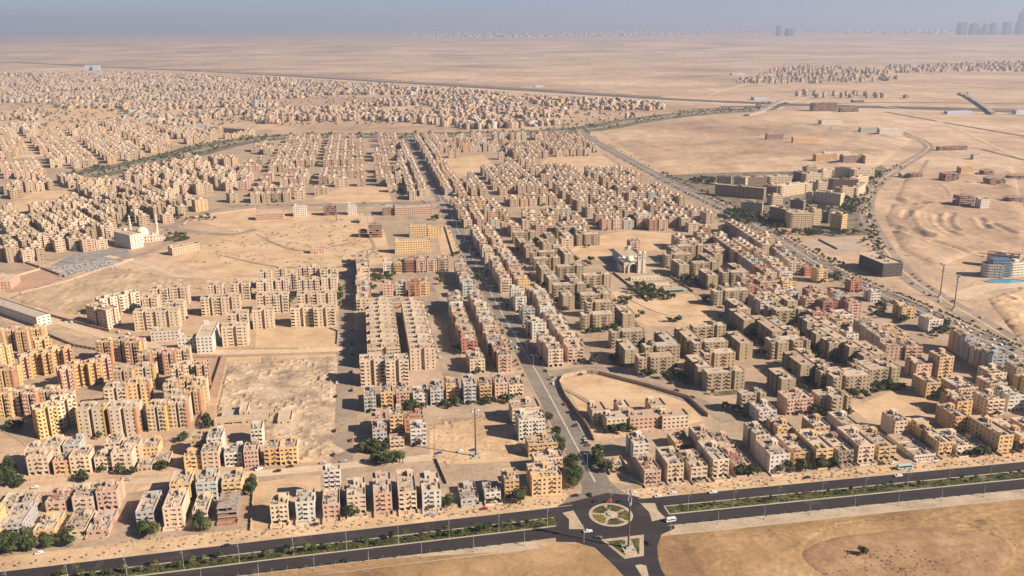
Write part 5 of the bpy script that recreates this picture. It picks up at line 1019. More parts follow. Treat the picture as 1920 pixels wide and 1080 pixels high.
r = lm('church_hall', (1183, 527), TH, label='long low cream hall in front of the domed church', cat='hall'); vol(r, 0, 38, 0, 8, 1, 'wwwwwwwww', 'w', (0.62, 0.54, 0.38))
r = lm('villa', (1229, 546), TH, label='low pink cream house in the leafy garden below the church', cat='house'); vol(r, 0, 20, 0, 9, 2, 'wlwl', 'w', (0.62, 0.47, 0.33)); vol(r, 20.2, 30, 1, 9, 1, 'ww', 'w', (0.62, 0.47, 0.33))
m = MB(); m.box(8, 34, -9, -2, 2.6, 2.8, bottom=True)
for x in (8.2, 16, 25, 33.6):
    for y in (-8.8, -2.2): m.box(x-0.1, x+0.1, y-0.1, y+0.1, 0, 2.6)
O('green_canopy', m.mesh('green_canopy', [plain('faded_green_sheet', (0.30, 0.36, 0.30))]), r)
r = lm('walled_farmhouse', (402, 800), TH, label='rambling low tan building with roof openings beside the rubble field', cat='building')
vol(r, 0, 40, 0, 9, 1, 'wllwww', 'w', (0.52, 0.40, 0.27)); vol(r, 4, 16, 9.2, 20, 1, 'ww', 'ww', (0.5, 0.38, 0.25)); vol(r, 24, 43, 9.3, 17, 1, 'www', 'w', (0.5, 0.38, 0.25)); vol(r, 17, 23, 9.4, 26, 2, 'w', 'ww', (0.54, 0.42, 0.28)); vol(r, 46, 56, -6, 12, 1, 'ww', 'www', (0.55, 0.43, 0.3))
r = lm('hotel_atrium', (1858, 520), math.radians(-4), label='blue glass atrium block between the white hotel wings', cat='hotel'); BG = plain('blue_glass', (0.08, 0.16, 0.26), 0.25, 0.5)
m = MB(); m.box(0, 20, 0, 12, 0, 21); O('glass_block', m.mesh('glass_block', [BG]), r)
for k in range(1, 7): m = MB(); m.box(-0.3, 20.3, -0.3, 12.3, k*3-0.25, k*3+0.25, bottom=True); O('floor_band', m.mesh('floor_band', [M_KERB]), r)
r = lm('hotel_pool', (1885, 528), 0, label='curved turquoise pool canopy at the foot of the white hotel', cat='pool'); m = MB(); m.q(*[(22*math.cos(t), 8*math.sin(t), 0.5) for t in np.linspace(0, 2*math.pi, 20)[:-1]]); O('pool_water', m.mesh('pool_water', [plain('turquoise_water', (0.05, 0.32, 0.50), 0.2, 0.5)]), r)
m = MB()
for i in range(12): a0, a1 = 2*math.pi*i/12, 2*math.pi*(i+1)/12; m.q(*[(R*math.cos(t), R*0.36*math.sin(t), z) for R, z, t in ((22.2, 0.9, a0), (22.2, 0.9, a1), (24, 0.9, a1), (24, 0.9, a0))]); m.q(*[(24*math.cos(t), 24*0.36*math.sin(t), z) for z, t in ((0, a0), (0, a1), (0.9, a1), (0.9, a0))])
O('pool_rim', m.mesh('pool_rim', [M_KERB]), r)
# electrical yard
r = lm('electrical_substation', (150, 512), math.radians(38.5), label='grey electrical substation yard with gantries behind the long wall at left', cat='substation')
sheet('gravel_yard', px([(95, 498), (135, 518), (250, 485), (235, 462), (150, 470)]), 0.12, plain('grey_gravel', (0.27, 0.245, 0.22), var=0.35, scale=0.12))
g = None
for i in range(11):
    for j in range(6):
        m = MB(); x = -22+i*6.5+random.uniform(-1, 1); y = -4+j*7.5; h = random.choice([3, 4.5, 6])
        m.bar((x-1.6, y, 0), (x-1.6, y, h), 0.22); m.bar((x+1.6, y, 0), (x+1.6, y, h), 0.22); m.bar((x-2.2, y, h), (x+2.2, y, h), 0.25); m.box(x-0.9, x+0.9, y+1.2, y+2.8, 0, random.uniform(1, 2.6))
        O('gantry', m.mesh('gantry', [M_METAL]), r)
def lattice(root, h, b, t, name='lattice_mast', m_=None):
    m = MB(); n = int(h/4)
    for k in range(n):
        z0, z1 = h*k/n, h*(k+1)/n; r0, r1 = b+(t-b)*k/n, b+(t-b)*(k+1)/n; cs = [(-1, -1), (1, -1), (1, 1), (-1, 1)]
        for i in range(4):
            c, d = cs[i], cs[(i+1) % 4]; m.bar((c[0]*r0, c[1]*r0, z0), (c[0]*r1, c[1]*r1, z1), 0.12, 3); m.bar((c[0]*r0, c[1]*r0, z0), (d[0]*r1, d[1]*r1, z1), 0.08, 3)
    O(name, m.mesh(name, [m_ or M_METAL]), root)
r = lm('radio_mast', (143, 494), 0, label='thin lattice radio mast beside the electrical substation', cat='radio mast'); lattice(r, 42, 2.4, 0.8)
# lighting masts
def highmast(pt, h, label, box=False):
    r = lm('lighting_mast', pt, TH, label=label, cat='lighting mast')
    m = MB(); m.cyl(0, 0, 0.9, h, 0.62, 0.34, n=12, cap=True); O('pole', m.mesh('pole', [M_DSTEEL]), r)
    m = MB(); m.box(-3.4, 3.4, -3.4, 3.4, 0, 0.6); m.box(-1.4, 1.4, -1.4, 1.4, 0.6, 1.6)
    for sx in (-1, 1):
        for sy in (-1, 1): m.box(sx*3.0-0.4, sx*3.0+0.4, sy*3.0-0.4, sy*3.0+0.4, 0.6, 1.5)
    O('plinth', m.mesh('plinth', [M_KERB]), r)
    if h > 30:
        m = MB(); R = 2.0
        for k in range(12): a0, a1 = 2*math.pi*k/12, 2*math.pi*(k+1)/12; m.bar((R*math.cos(a0), R*math.sin(a0), h-1), (R*math.cos(a1), R*math.sin(a1), h-1), 0.12); m.bar((0.3*math.cos(a0), 0.3*math.sin(a0), h-0.9), (R*math.cos(a0), R*math.sin(a0), h-1), 0.07)
        O('lamp_ring', m.mesh('lamp_ring', [M_METAL]), r)
        for k in range(8):
            a0 = 2*math.pi*k/8; m = MB(); m.bar((R*math.cos(a0), R*math.sin(a0), h-1), ((R+0.9)*math.cos(a0), (R+0.9)*math.sin(a0), h-1.6), 0.35, 4, 0); O('floodlight', m.mesh('floodlight', [M_METAL]), r)
        if box:
            for z in (h-3.5, h-6.5, h-9.5):
                m = MB()
                for k in range(3): a0 = 2*math.pi*k/3+z; m.box(0.9*math.cos(a0)-0.28, 0.9*math.cos(a0)+0.28, 0.9*math.sin(a0)-0.28, 0.9*math.sin(a0)+0.28, z, z+2.2, bottom=True)
                O('antenna_panel', m.mesh('antenna_panel', [M_METAL]), r)
highmast((1178, 1029), 37, 'tall dark lighting mast on the triangular island below the roundabout', True)
highmast((892, 857), 36, 'tall mast on a white plinth in the empty sandy lot'); highmast((1762, 557), 37, 'left one of two tall masts beside the curved road', True)
highmast((1788, 581), 38, 'right one of two tall masts beside the curved road', True); highmast((631, 416), 27, 'thin pale mast on the plain above the estates'); highmast((1160, 326), 24, 'thin mast beside blocks right of the upper vacant lot')
# roadside lamps
def lampmesh(h, arms):
    m = MB(); m.cyl(0, 0, 0.16, h, 0.16, 0.09, n=6); m.box(-0.3, 0.3, -0.3, 0.3, 0, 0.35); hd = MB()
    for s_ in ((-1, 1) if arms == 2 else (1,)): m.bar((0, 0, h-0.1), (0, s_*2.0, h+0.5), 0.06); hd.box(-0.16, 0.16, s_*2.3-0.5, s_*2.3+0.5, h+0.45, h+0.62, bottom=True)
    return m.mesh('pole', [M_METAL]), hd.mesh('lamp_head', [M_METAL])
LM = {}
def lamp(x, y, a, h, arms, label, group):
    if (h, arms) not in LM: LM[(h, arms)] = lampmesh(h, arms)
    p, q = LM[(h, arms)]; r = empty('street_lamp', x, y, 0.1, a, label=label, cat='street lamp', group=group); O('pole', p, r); O('lamp_head', q, r)
for u in np.arange(-330, 330, 29.0):
    if ua-3 < u < ub+2: continue
    lamp(*W(u, HV(u)-4.3), TH, 11, 2, 'grey two-armed street lamp standing in the green highway median', 'street lamps in the highway median')
for u in np.arange(-318, 330, 29.0):
    if -48 < u < 30: continue
    lamp(*W(u, HV(u)-21.5), TH, 8, 1, 'grey street lamp on the pale pavement south of the highway', 'street lamps on the south pavement')
for v in np.arange(60, 900, 31): lamp(*W(1 if v < 300 else -3.5, v), TH+math.pi/2, 10, 2, 'grey two-armed street lamp on the narrow median of the avenue', 'street lamps on the avenue median')
DS = smooth_line(DIAG, 8)
for i in range(10, len(DS)-2, 2): lamp(*DS[i], math.radians(100), 11, 2, 'grey two-armed street lamp on the median of the diagonal road', 'street lamps on the diagonal road')
lamp(*W(0, 1.0), TH, 14, 2, 'tall lamp standing on the round plinth of the roundabout', None)
lamp(*W(-23, -25), TH, 9, 1, 'street lamp beside the road fork left of the triangular island', None)
# ---------------------------------------------------------------- boundary walls
def bwall(label, pts, h, col, uvp=False, closed=False, thick=0.35):
    P = [W(*p) for p in pts] if uvp else [at(*p) for p in pts]
    if closed: P = P+[P[0]]
    m = MB(); r = empty('boundary_wall', P[0][0], P[0][1], 0, 0, label=label, cat='wall'); m2 = MB()
    Q = [(p[0]-P[0][0], p[1]-P[0][1]) for p in P]; strip_solid(m, Q, thick, 0, h); L = 0
    for a, b in zip(Q[:-1], Q[1:]):
        n = max(1, int(math.dist(a, b)/5))
        for k in range(n): t = k/n; x, y = a[0]+(b[0]-a[0])*t, a[1]+(b[1]-a[1])*t; m2.box(x-0.35, x+0.35, y-0.35, y+0.35, 0, h+0.3)
    O('wall_panel', m.mesh('wall_panel', [M_WALL]), r, color=col); o = O('pier', m2.mesh('pier', [M_WALL]), r, color=tuple(c*1.05 for c in col)); o['kind'] = 'stuff'
TN = (0.52, 0.38, 0.25); PK = (0.56, 0.38, 0.29)
bwall('tan wall round the empty school yard right of the avenue', [(1113, 826), (1100, 800), (1060, 745), (1049, 720), (1056, 708), (1100, 700), (1125, 702), (1210, 724), (1290, 748), (1328, 782)], 3.2, TN)
bwall('pink fence below the arcaded school', [(1113, 826), (1150, 822), (1205, 812), (1335, 803)], 1.8, PK); bwall('dark red wall along the lane between estate and rubble', [(416, 672), (403, 712), (385, 765), (372, 800)], 2.6, (0.33, 0.19, 0.13))
bwall('brown wall on the upper edge of the lane left', [(-10, 562), (60, 583), (120, 600), (205, 622)], 2.6, (0.36, 0.26, 0.18)); bwall('brown wall on the lower edge of the lane left', [(82, 626), (140, 650), (180, 657)], 2.6, (0.36, 0.26, 0.18))
bwall('low wall around sandy lot under the beige estate', [(478, 655), (560, 655), (632, 648), (634, 622), (618, 616)], 1.6, TN); bwall('pink wall below the estate chain', [(350, 672), (415, 671)], 2.2, (0.50, 0.28, 0.20))
bwall('long pale wall across the left plain', [(40, 552), (120, 531), (250, 487)], 2.4, PK); bwall('wall between the two reddish yards', [(0, 528), (75, 506), (75, 498)], 2.4, PK); bwall('brown wall behind the substation', [(40, 491), (75, 503), (122, 520)], 2.6, (0.36, 0.26, 0.18))
bwall('thin wall beside the lot with the white mast', [(818, 862), (838, 908)], 1.8, TN); bwall('wall of the church garden on the left', [(1150, 512), (1185, 540), (1215, 566)], 2.0, (0.40, 0.27, 0.2)); bwall('long wall of the church garden on the right', [(1258, 520), (1300, 548)], 2.0, (0.45, 0.33, 0.23))
bwall('tan wall round the field below yellow school', [(738, 487), (852, 484), (834, 425)], 2.0, TN); bwall('pale wall along the curved plot above the plain', [(345, 420), (360, 408), (430, 398), (480, 392)], 1.8, PK)
bwall('brown wall on the plot left of the red roundabout corner', [(1138, 880), (1206, 911)], 1.6, TN); bwall('dark wall beside the right business park lot', [(1535, 450), (1570, 468)], 2.0, (0.3, 0.2, 0.15))
bwall('low pale wall of the vacant plot in the front row', [(470, 995), (476, 915), (484, 900)], 1.6, TN); bwall('low wall closing the left garden plots', [(25, 905), (75, 900), (140, 893)], 1.6, TN)
# ---------------------------------------------------------------- trees
def leafcloud(m, cx, cy, cz, rx, rz, n, s, rnd, mi=0):
    for _ in range(n):
        t = rnd.uniform(0, 2*math.pi); z = rnd.uniform(-0.75, 1); k = rnd.uniform(0.72, 1.06); q = math.sqrt(max(0, 1-z*z)); p = Vector((cx+rx*k*q*math.cos(t), cy+rx*k*q*math.sin(t), cz+rz*k*z))
        nrm = Vector((q*math.cos(t)+rnd.uniform(-.7, .7), q*math.sin(t)+rnd.uniform(-.7, .7), z+rnd.uniform(-.5, .9))).normalized(); x = nrm.orthogonal().normalized(); y = nrm.cross(x); ss = s*rnd.uniform(0.6, 1.3)
        m.q(tuple(p-x*ss), tuple(p-y*ss*0.8), tuple(p+x*ss), tuple(p+y*ss*0.8), m=mi)
def treemesh(i, big=True):
    rnd = random.Random(100+i); m = MB(); tr = MB(); hgt_ = 2.0; nl = rnd.choice([3, 4, 5])
    tr.bar((0, 0, 0), (0.1, 0, 2.2), 0.22, 6, 0, 0.15)
    for k in range(nl):
        a = 2*math.pi*k/nl+rnd.random(); rr = rnd.uniform(0.7, 1.4) if k else 0; r = rnd.uniform(1.2, 1.9); z = rnd.uniform(3.0, 4.6)
        tr.bar((0.1, 0, 1.9), (rr*math.cos(a), rr*math.sin(a), z), 0.12, 4, 0, 0.05); leafcloud(m, rr*math.cos(a), rr*math.sin(a), z, r, r*rnd.uniform(0.7, 0.95), 70 if big else 14, 0.42 if big else 0.85, rnd)
    return m.mesh('crown', [M_LEAF2 if i % 3 == 2 else M_LEAF]), tr.mesh('trunk', [M_BARK])
TREES = [treemesh(i) for i in range(9)]
def palmmesh(i):
    rnd = random.Random(i); m = MB(); tr = MB(); h = rnd.uniform(5, 7); tr.bar((0, 0, 0), (0.2, 0, h), 0.28, 7, 0, 0.22)
    for k in range(18):
        a = 2*math.pi*k/18+rnd.random()*0.3; up = rnd.uniform(-0.2, 0.9); p0 = Vector((0.2, 0, h))
        for j in range(4):
            d = Vector((math.cos(a), math.sin(a), up-0.45*j)).normalized()*0.8; p1 = p0+d; sd_ = Vector((-math.sin(a), math.cos(a), 0))*(0.42-0.08*j); m.q(tuple(p0-sd_), tuple(p1-sd_*0.8), tuple(p1+sd_*0.8), tuple(p0+sd_)); p0 = p1
    return m.mesh('fronds', [M_LEAF2]), tr.mesh('trunk', [M_BARK])
PALMS = [palmmesh(i) for i in range(3)]
TQ = []
def clump(crop, x, y, rx, ry, n, where, s0=0.7, s1=1.3):
    f = cconv(crop)
    for _ in range(n): t = random.uniform(0, 2*math.pi); q = math.sqrt(random.random()); P = at(*f(x+rx*q*math.cos(t), y+ry*q*math.sin(t))); TQ.append((P[0], P[1], random.uniform(s0, s1)*1.2, where))
for a in ((K1, 45, 400, 55, 70, 18, 'the dark green patch at the left edge'), (K1, 90, 470, 90, 25, 12, 'the dark green patch at the left edge'), (K1, 540, 435, 60, 25, 9, 'the sandy plots lower left'), (K1, 640, 150, 60, 8, 7, 'the yellow estate'), (K1, 870, 392, 60, 12, 7, 'the sandy plots lower left'), (K1, 1100, 358, 60, 12, 7, 'the sandy plots lower left'), (K1, 1232, 170, 30, 20, 5, 'the sandy plots lower left'),
  (K1, 60, 890, 75, 45, 22, 'the front gardens on the left'), (K1, 190, 880, 40, 40, 8, 'the front gardens on the left'), (K1, 300, 870, 50, 35, 8, 'the front gardens on the left'), (K1, 1000, 800, 80, 35, 13, 'the front gardens on the left'), (K1, 1370, 755, 60, 40, 11, 'the front gardens on the left'), (K1, 1400, 60, 20, 60, 8, 'the red lane'), (K1, 1690, 490, 20, 60, 7, 'the front gardens on the left'), (K1, 480, 850, 60, 40, 5, 'the front gardens on the left'), (K1, 130, 90, 120, 18, 8, 'the yellow estate'),
  (K2, 810, 235, 95, 40, 26, 'the cluster by the vacant lot'), (K2, 830, 325, 80, 15, 12, 'the narrow blocks facing the highway'), (K2, 960, 315, 80, 10, 9, 'the narrow blocks facing the highway'), (K2, 1290, 600, 50, 25, 8, 'the grey unfinished house'), (K2, 1210, 610, 20, 15, 3, 'the grey unfinished house'), (K2, 640, 682, 25, 8, 2, 'the narrow blocks facing the highway'),
  (K3, 420, 430, 35, 70, 22, 'the avenue corner'), (K3, 400, 320, 30, 25, 8, 'the avenue corner'), (K3, 300, 165, 18, 40, 6, 'the avenue corner'), (K3, 340, 240, 18, 25, 4, 'the avenue corner'), (K3, 60, 575, 45, 25, 7, 'the avenue corner'), (K3, 580, 320, 30, 55, 12, 'the walled garden right of the avenue'), (K3, 640, 385, 30, 8, 3, 'the walled garden right of the avenue'), (K3, 750, 112, 120, 12, 12, 'the arcaded school'), (K3, 1590, 400, 80, 8, 9, 'the front gardens on the right'), (K3, 240, 35, 20, 12, 2, 'the avenue'),
  (K4, 80, 378, 70, 10, 9, 'the front gardens on the right'), (K4, 235, 365, 45, 16, 8, 'the front gardens on the right'), (K4, 430, 345, 45, 18, 8, 'the front gardens on the right'), (K4, 360, 352, 30, 8, 4, 'the front gardens on the right'), (K4, 1470, 265, 70, 14, 11, 'the front gardens on the right'), (K4, 1690, 232, 40, 10, 5, 'the front gardens on the right'),
  (K6, 560, 200, 22, 70, 14, 'the beige estate'), (K6, 230, 215, 22, 40, 8, 'the beige estate'), (K6, 300, 395, 40, 10, 5, 'the beige estate'), (K6, 60, 240, 25, 12, 3, 'the beige estate'), (K6, 880, 82, 100, 22, 20, 'the green plot behind the cream estate'), (K6, 790, 150, 25, 25, 5, 'the green plot behind the cream estate'), (K6, 1370, 565, 28, 35, 8, 'the wide shaded street'), (K6, 1070, 972, 100, 18, 13, 'the row above the vacant lot'), (K6, 1330, 945, 80, 18, 11, 'the row above the vacant lot'), (K6, 1600, 922, 110, 16, 14, 'the row above the vacant lot'), (K6, 1250, 100, 20, 25, 4, 'the green plot behind the cream estate'), (K5, 1250, 330, 30, 50, 8, 'the beige estate'), (K5, 880, 280, 40, 20, 5, 'the beige estate'), (K5, 1030, 830, 25, 20, 4, 'the yellow estate'),
  (K7, 720, 412, 80, 22, 13, 'the olive slabs'), (K7, 560, 440, 80, 12, 8, 'the olive slabs'), (K7, 770, 250, 45, 35, 9, 'the sandy square'), (K7, 850, 348, 25, 12, 3, 'the sandy square'), (K7, 1080, 372, 60, 12, 7, 'the sandy square'), (K7, 950, 200, 90, 32, 22, 'the garden below the church'), (K7, 1050, 215, 60, 12, 8, 'the garden below the church'), (K7, 1200, 110, 60, 30, 12, 'the olive slabs'), (K7, 520, 655, 60, 14, 6, 'the avenue'), (K7, 1310, 500, 60, 8, 6, 'the olive slabs'), (K7, 1650, 480, 60, 60, 14, 'the olive slabs'), (K7, 920, 740, 60, 8, 5, 'the olive slabs'), (K7, 1330, 240, 40, 25, 6, 'the olive slabs'), (K7, 1590, 120, 40, 20, 5, 'the olive slabs'), (K7, 870, 560, 35, 18, 4, 'the olive slabs'), (K7, 1080, 760, 60, 10, 5, 'the olive slabs'),
  (K8, 300, 790, 80, 30, 10, 'the olive slabs'), (K8, 560, 870, 28, 18, 4, 'the sandy lot at right'), (K8, 750, 832, 55, 25, 7, 'the sandy lot at right'), (K8, 890, 822, 40, 15, 5, 'the sandy lot at right'), (K8, 750, 300, 70, 50, 16, 'the diagonal road'), (K8, 930, 372, 50, 15, 7, 'the diagonal road'), (K8, 1120, 460, 60, 25, 9, 'the diagonal road'), (K8, 1200, 430, 30, 30, 7, 'the diagonal road'), (K8, 450, 85, 50, 22, 9, 'the diagonal road'), (K8, 180, 375, 40, 22, 6, 'the olive slabs'), (K8, 1640, 770, 60, 30, 8, 'the right edge'), (K8, 380, 330, 60, 30, 8, 'the olive slabs'),
  (T1, 290, 215, 60, 12, 6, 'the avenue'), (T1, 215, 600, 25, 18, 4, 'the avenue'), (T1, 430, 870, 30, 30, 4, 'the avenue'), (T1, 1720, 690, 50, 35, 6, 'the olive slabs'), (T1, 1640, 400, 60, 50, 7, 'the olive slabs'), (T1, 1300, 490, 50, 30, 6, 'the olive slabs'), (T1, 1080, 440, 50, 25, 5, 'the olive slabs'), (T2, 920, 860, 90, 50, 16, 'the olive slabs'), (T2, 370, 980, 150, 60, 20, 'the garden below the church'), (T2, 1340, 600, 40, 30, 5, 'the olive slabs'),
  (D3, 1290, 395, 90, 22, 60, 'the business park'), (D3, 1560, 640, 170, 45, 150, 'the business park'), (D4, 60, 660, 70, 60, 50, 'the business park'), (D4, 560, 560, 60, 60, 60, 'the business park'), (D4, 350, 750, 300, 15, 60, 'the business park'), (D4, 700, 360, 60, 30, 50, 'the business park'), (D4, 300, 580, 200, 40, 50, 'the business park'), (D4, 300, 430, 60, 30, 12, 'the business park'), (D4, 430, 60, 30, 30, 2, 'the plain'), (D2, 1205, 655, 35, 20, 8, 'the avenue'), (D2, 975, 150, 35, 50, 26, 'the far end of the avenue'), (D2, 385, 400, 20, 30, 8, 'the upper estate'), (D2, 400, 280, 50, 15, 8, 'the upper estate'), (D2, 820, 355, 30, 10, 6, 'the upper estate'), (D2, 960, 490, 40, 30, 10, 'the avenue'), (D1, 440, 700, 40, 60, 14, 'the old district'), (D1, 300, 620, 50, 20, 9, 'the old district'), (D1, 230, 890, 60, 30, 12, 'the old district'), (D1, 450, 195, 50, 25, 10, 'the old district'), (D1, 680, 300, 50, 12, 9, 'the old district'), (D1, 1200, 780, 80, 40, 14, 'the round garden'), (D1, 1280, 650, 220, 12, 20, 'the old district'), (D1, 700, 780, 30, 10, 3, 'the old district'), (D1, 600, 640, 200, 60, 14, 'the old district')):
    clump(*a)
for line, wd, n, wh in ((px([(1683, 312), (1637, 345), (1620, 372), (1617, 400), (1630, 440), (1648, 470)]), 26, 120, 'the curved road'), (px([(1240, 325), (1340, 372), (1440, 425), (1580, 500)]), 10, 70, 'the diagonal road')):
    sl2 = smooth_line(line)
    for _ in range(n):
        i = random.randrange(len(sl2)-1); t = random.random(); TQ.append((sl2[i][0]+(sl2[i+1][0]-sl2[i][0])*t+random.uniform(-wd, wd)/2, sl2[i][1]+(sl2[i+1][1]-sl2[i][1])*t+random.uniform(-wd, wd)/2, random.uniform(0.7, 1.3), wh))
for off in (-15.5, 15.5):
    L = offset(smooth_line(DIAG), off)
    for i in range(len(L)-1):
        for t in (0.1, 0.35, 0.6, 0.85):
            if random.random() < 0.75: TQ.append((L[i][0]+(L[i+1][0]-L[i][0])*t, L[i][1]+(L[i+1][1]-L[i][1])*t, random.uniform(0.5, 1.0), 'the diagonal road'))
for v in np.arange(50, 1000, 9):
    for u0 in (-12.5, 10.5):
        if random.random() < 0.33: TQ.append((*W(u0-(v > 400)*4+random.uniform(-1, 1), v), random.uniform(0.4, 0.8), 'the avenue'))
# shaded courts between the slabs carry many garden trees
for r_ in REQ:
    if r_['kind'] == 'housing_slab':
        if random.random() < 0.55: sheet('court_garden', corners(r_['x']+math.sin(r_['a'])*(r_['d']/2+5)*random.choice([-1, 1]), r_['y']-math.cos(r_['a'])*(r_['d']/2+5)*random.choice([-1, 1]), r_['a'], r_['w']*0.8, random.uniform(5, 9)), 0.13+random.random()*0.05, M_COURT)
        for _ in range(7):
            a = random.uniform(0, 2*math.pi); R = random.uniform(8, 19); x, y = r_['x']+R*math.cos(a), r_['y']+R*math.sin(a)
            if not hits(x, y, 0, 3.5, 3.5): TQ.append((x, y, random.uniform(0.8, 1.7), 'the olive slabs'))
    elif r_['kind'] == 'apartment_building' and random.random() < 0.22:
        a = r_['a']; x, y = r_['x']+math.sin(a)*(r_['d']/2+2), r_['y']-math.cos(a)*(r_['d']/2+2)
        if not hits(x, y, 0, 2.5, 2.5): TQ.append((x, y, random.uniform(0.5, 1.2), 'the town streets'))
def inside_bld(x, y): return hits(x, y, 0, 1.2, 1.2)
TQ = [t for t in TQ if not inside_bld(t[0], t[1])]
def plant(x, y, s, label, group, kind='tree', z=0.0):
    if kind == 'palm_tree': c, t = random.choice(PALMS)
    else: c, t = random.choice(TREES)
    r = empty(kind, x, y, z, random.uniform(0, 6.28), label=label, cat='tree' if kind == 'tree' else 'palm tree', group=group); r.scale = (s, s, s*random.uniform(0.85, 1.1))
    O('crown' if kind == 'tree' else 'fronds', c, r); O('trunk', t, r)
# median planting
nmed = 0
for u in list(np.arange(-345, -46, 4.6))+list(np.arange(58, 345, 7.5)):
    if random.random() < 0.2: continue
    v = HV(u)+random.uniform(-3.8, 1.8); kd = 'palm_tree' if random.random() < 0.10 else 'tree'; nmed += 1
    plant(*W(u+random.uniform(-2, 2), v), random.uniform(0.45, 1.05) if u < 0 else random.uniform(0.35, 0.7), 'bushy green tree in the planted highway median' if kd == 'tree' else 'palm tree standing in the planted highway median', 'trees in the highway median' if kd == 'tree' else 'palms in the highway median', kd, 0.17)
plant(*at(1617, 1044), 1.1, 'lone green bush on the bare brown field at lower right', None)
TQ.sort(key=lambda t: math.hypot(t[0], t[1])); NT = 300-nmed
for (x, y, s, wh) in TQ[:NT]: plant(x, y, s, 'dark green leafy tree beside '+wh, 'trees beside '+wh)
def leaf_stuff(name, pts, label, n, q, m_=None, cat='trees'):
    T = []
    for i in range(5):
        rnd = random.Random(i+50); m = MB()
        for k in range(3): leafcloud(m, rnd.uniform(-1.2, 1.2), rnd.uniform(-1.2, 1.2), rnd.uniform(2.4, 3.8), 1.7, 1.4, n, q, rnd)
        T.append((np.array(m.v), np.array(m.f)))
    Vs, Fs = [], []; off = 0
    for (x, y, s, z) in pts:
        V, Fc = random.choice(T); a = random.uniform(0, 6.28); c, sn = math.cos(a), math.sin(a); Vs.append(np.stack([x+(V[:, 0]*c-V[:, 1]*sn)*s, y+(V[:, 0]*sn+V[:, 1]*c)*s, V[:, 2]*s+z], 1)); Fs.append(Fc+off); off += len(V)
    V = np.concatenate(Vs); Fc = np.concatenate(Fs); me = bpy.data.meshes.new(name); me.vertices.add(len(V)); me.vertices.foreach_set('co', V.astype(np.float32).ravel()); me.loops.add(Fc.size); me.loops.foreach_set('vertex_index', Fc.ravel().astype(np.int32)); me.polygons.add(len(Fc)); me.polygons.foreach_set('loop_start', np.arange(0, Fc.size, 4, dtype=np.int32)); me.materials.append(m_ or M_LEAF); me.update(calc_edges=True)
    o = O(name, me); o['kind'] = 'stuff'; tag(o, label, cat); return o
far = [(x, y, s, 0) for (x, y, s, wh) in TQ[NT:]]
if far: leaf_stuff('farther_trees', far, 'dark green trees dotted through the farther streets and road edges', 17, 0.75)
bl = []; SB = smooth_line(BOUL, 10)
for off in (-44, -26, -4, 4, 26, 44):
    L = offset(SB, off)
    for i in range(len(L)-1):
        d = math.dist(L[i], L[i+1]); n = max(1, int(d/22))
        for k in range(n):
            if random.random() < 0.62: t = (k+random.random())/n; bl.append((L[i][0]+(L[i+1][0]-L[i][0])*t, L[i][1]+(L[i+1][1]-L[i][1])*t, random.uniform(1.0, 2.0), 0))
FARW = [px([(60, 145), (480, 150), (1000, 186), (1230, 205), (1100, 238), (480, 235), (300, 240), (0, 250)])]
for _ in range(2600):
    x, y = random.uniform(0, 1240), random.uniform(150, 245); P = at(x, y)
    if inpoly(P, FARW[0]): bl.append((P[0]+random.uniform(-30,30), P[1]+random.uniform(-30,30), random.uniform(0.8, 2.0), 0))
leaf_stuff('boulevard_trees', bl, 'long double lines of trees along the far boulevard and town', 7, 1.1)
bu = []
for u in np.arange(-345, 350, 0.8):
    if ua-2 < u < ub+2: continue
    for _ in range(2 if u < 0 else 1): P = W(u+random.uniform(-0.6, 0.6), HV(u)+random.uniform(-4.7, 2.7)); bu.append((P[0], P[1], random.uniform(0.14, 0.36), -0.2))
for k in range(150):
    t = random.uniform(0, 6.28); q = random.uniform(4.8, 11); P = W(q*math.cos(t), q*math.sin(t)); bu.append((P[0], P[1], random.uniform(0.1, 0.2), 0))
leaf_stuff('median_shrubs', bu, 'low green shrubs and hedges covering the highway median strip', 9, 0.8, M_LEAF2, 'shrubs')
sc_ = []
for _ in range(420):
    P = at(random.gauss(1700, 60), random.gauss(1062, 16)); sc_.append((P[0], P[1], random.uniform(0.10, 0.30), 0.35))
for _ in range(260):
    t = random.uniform(-0.5, 2.2); P = W(150+64*math.cos(t)+random.gauss(0, 1.2), -68+34*math.sin(t)+random.gauss(0, 0.8)); sc_.append((P[0], P[1], random.uniform(0.06, 0.16), 0.3))
leaf_stuff('dry_scrub', sc_, 'dark dry scrub scattered over the bare field at lower right', 8, 0.7, plain('dry_twigs', (0.13, 0.095, 0.06), var=0.3), 'scrub')
# saplings on stakes along both pavements
sm = MB(); sm.bar((0, 0, 0), (0, 0, 2.6), 0.07, 4); SMK = sm.mesh('stake', [M_KERB]); sc = MB(); leafcloud(sc, 0, 0, 2.7, 0.7, 0.7, 26, 0.3, random.Random(3)); SCR = sc.mesh('crown', [M_LEAF2])
for u in np.arange(-340, 345, 8.5):
    for v0, nm, sk in ((-19.2, 'south pavement', -47 < u < 30), (17.2, 'north verge', -20 < u < 26)):
        if sk or random.random() < 0.12: continue
        r = empty('sapling', *W(u+random.uniform(-0.5, 0.5), HV(u)+v0), 0.05, random.random()*6, label='thin young sapling planted along the highway '+nm, cat='sapling', group='saplings along the '+nm); r.scale = (1, 1, random.uniform(0.7, 1.2)); O('stake', SMK, r); O('crown', SCR, r)
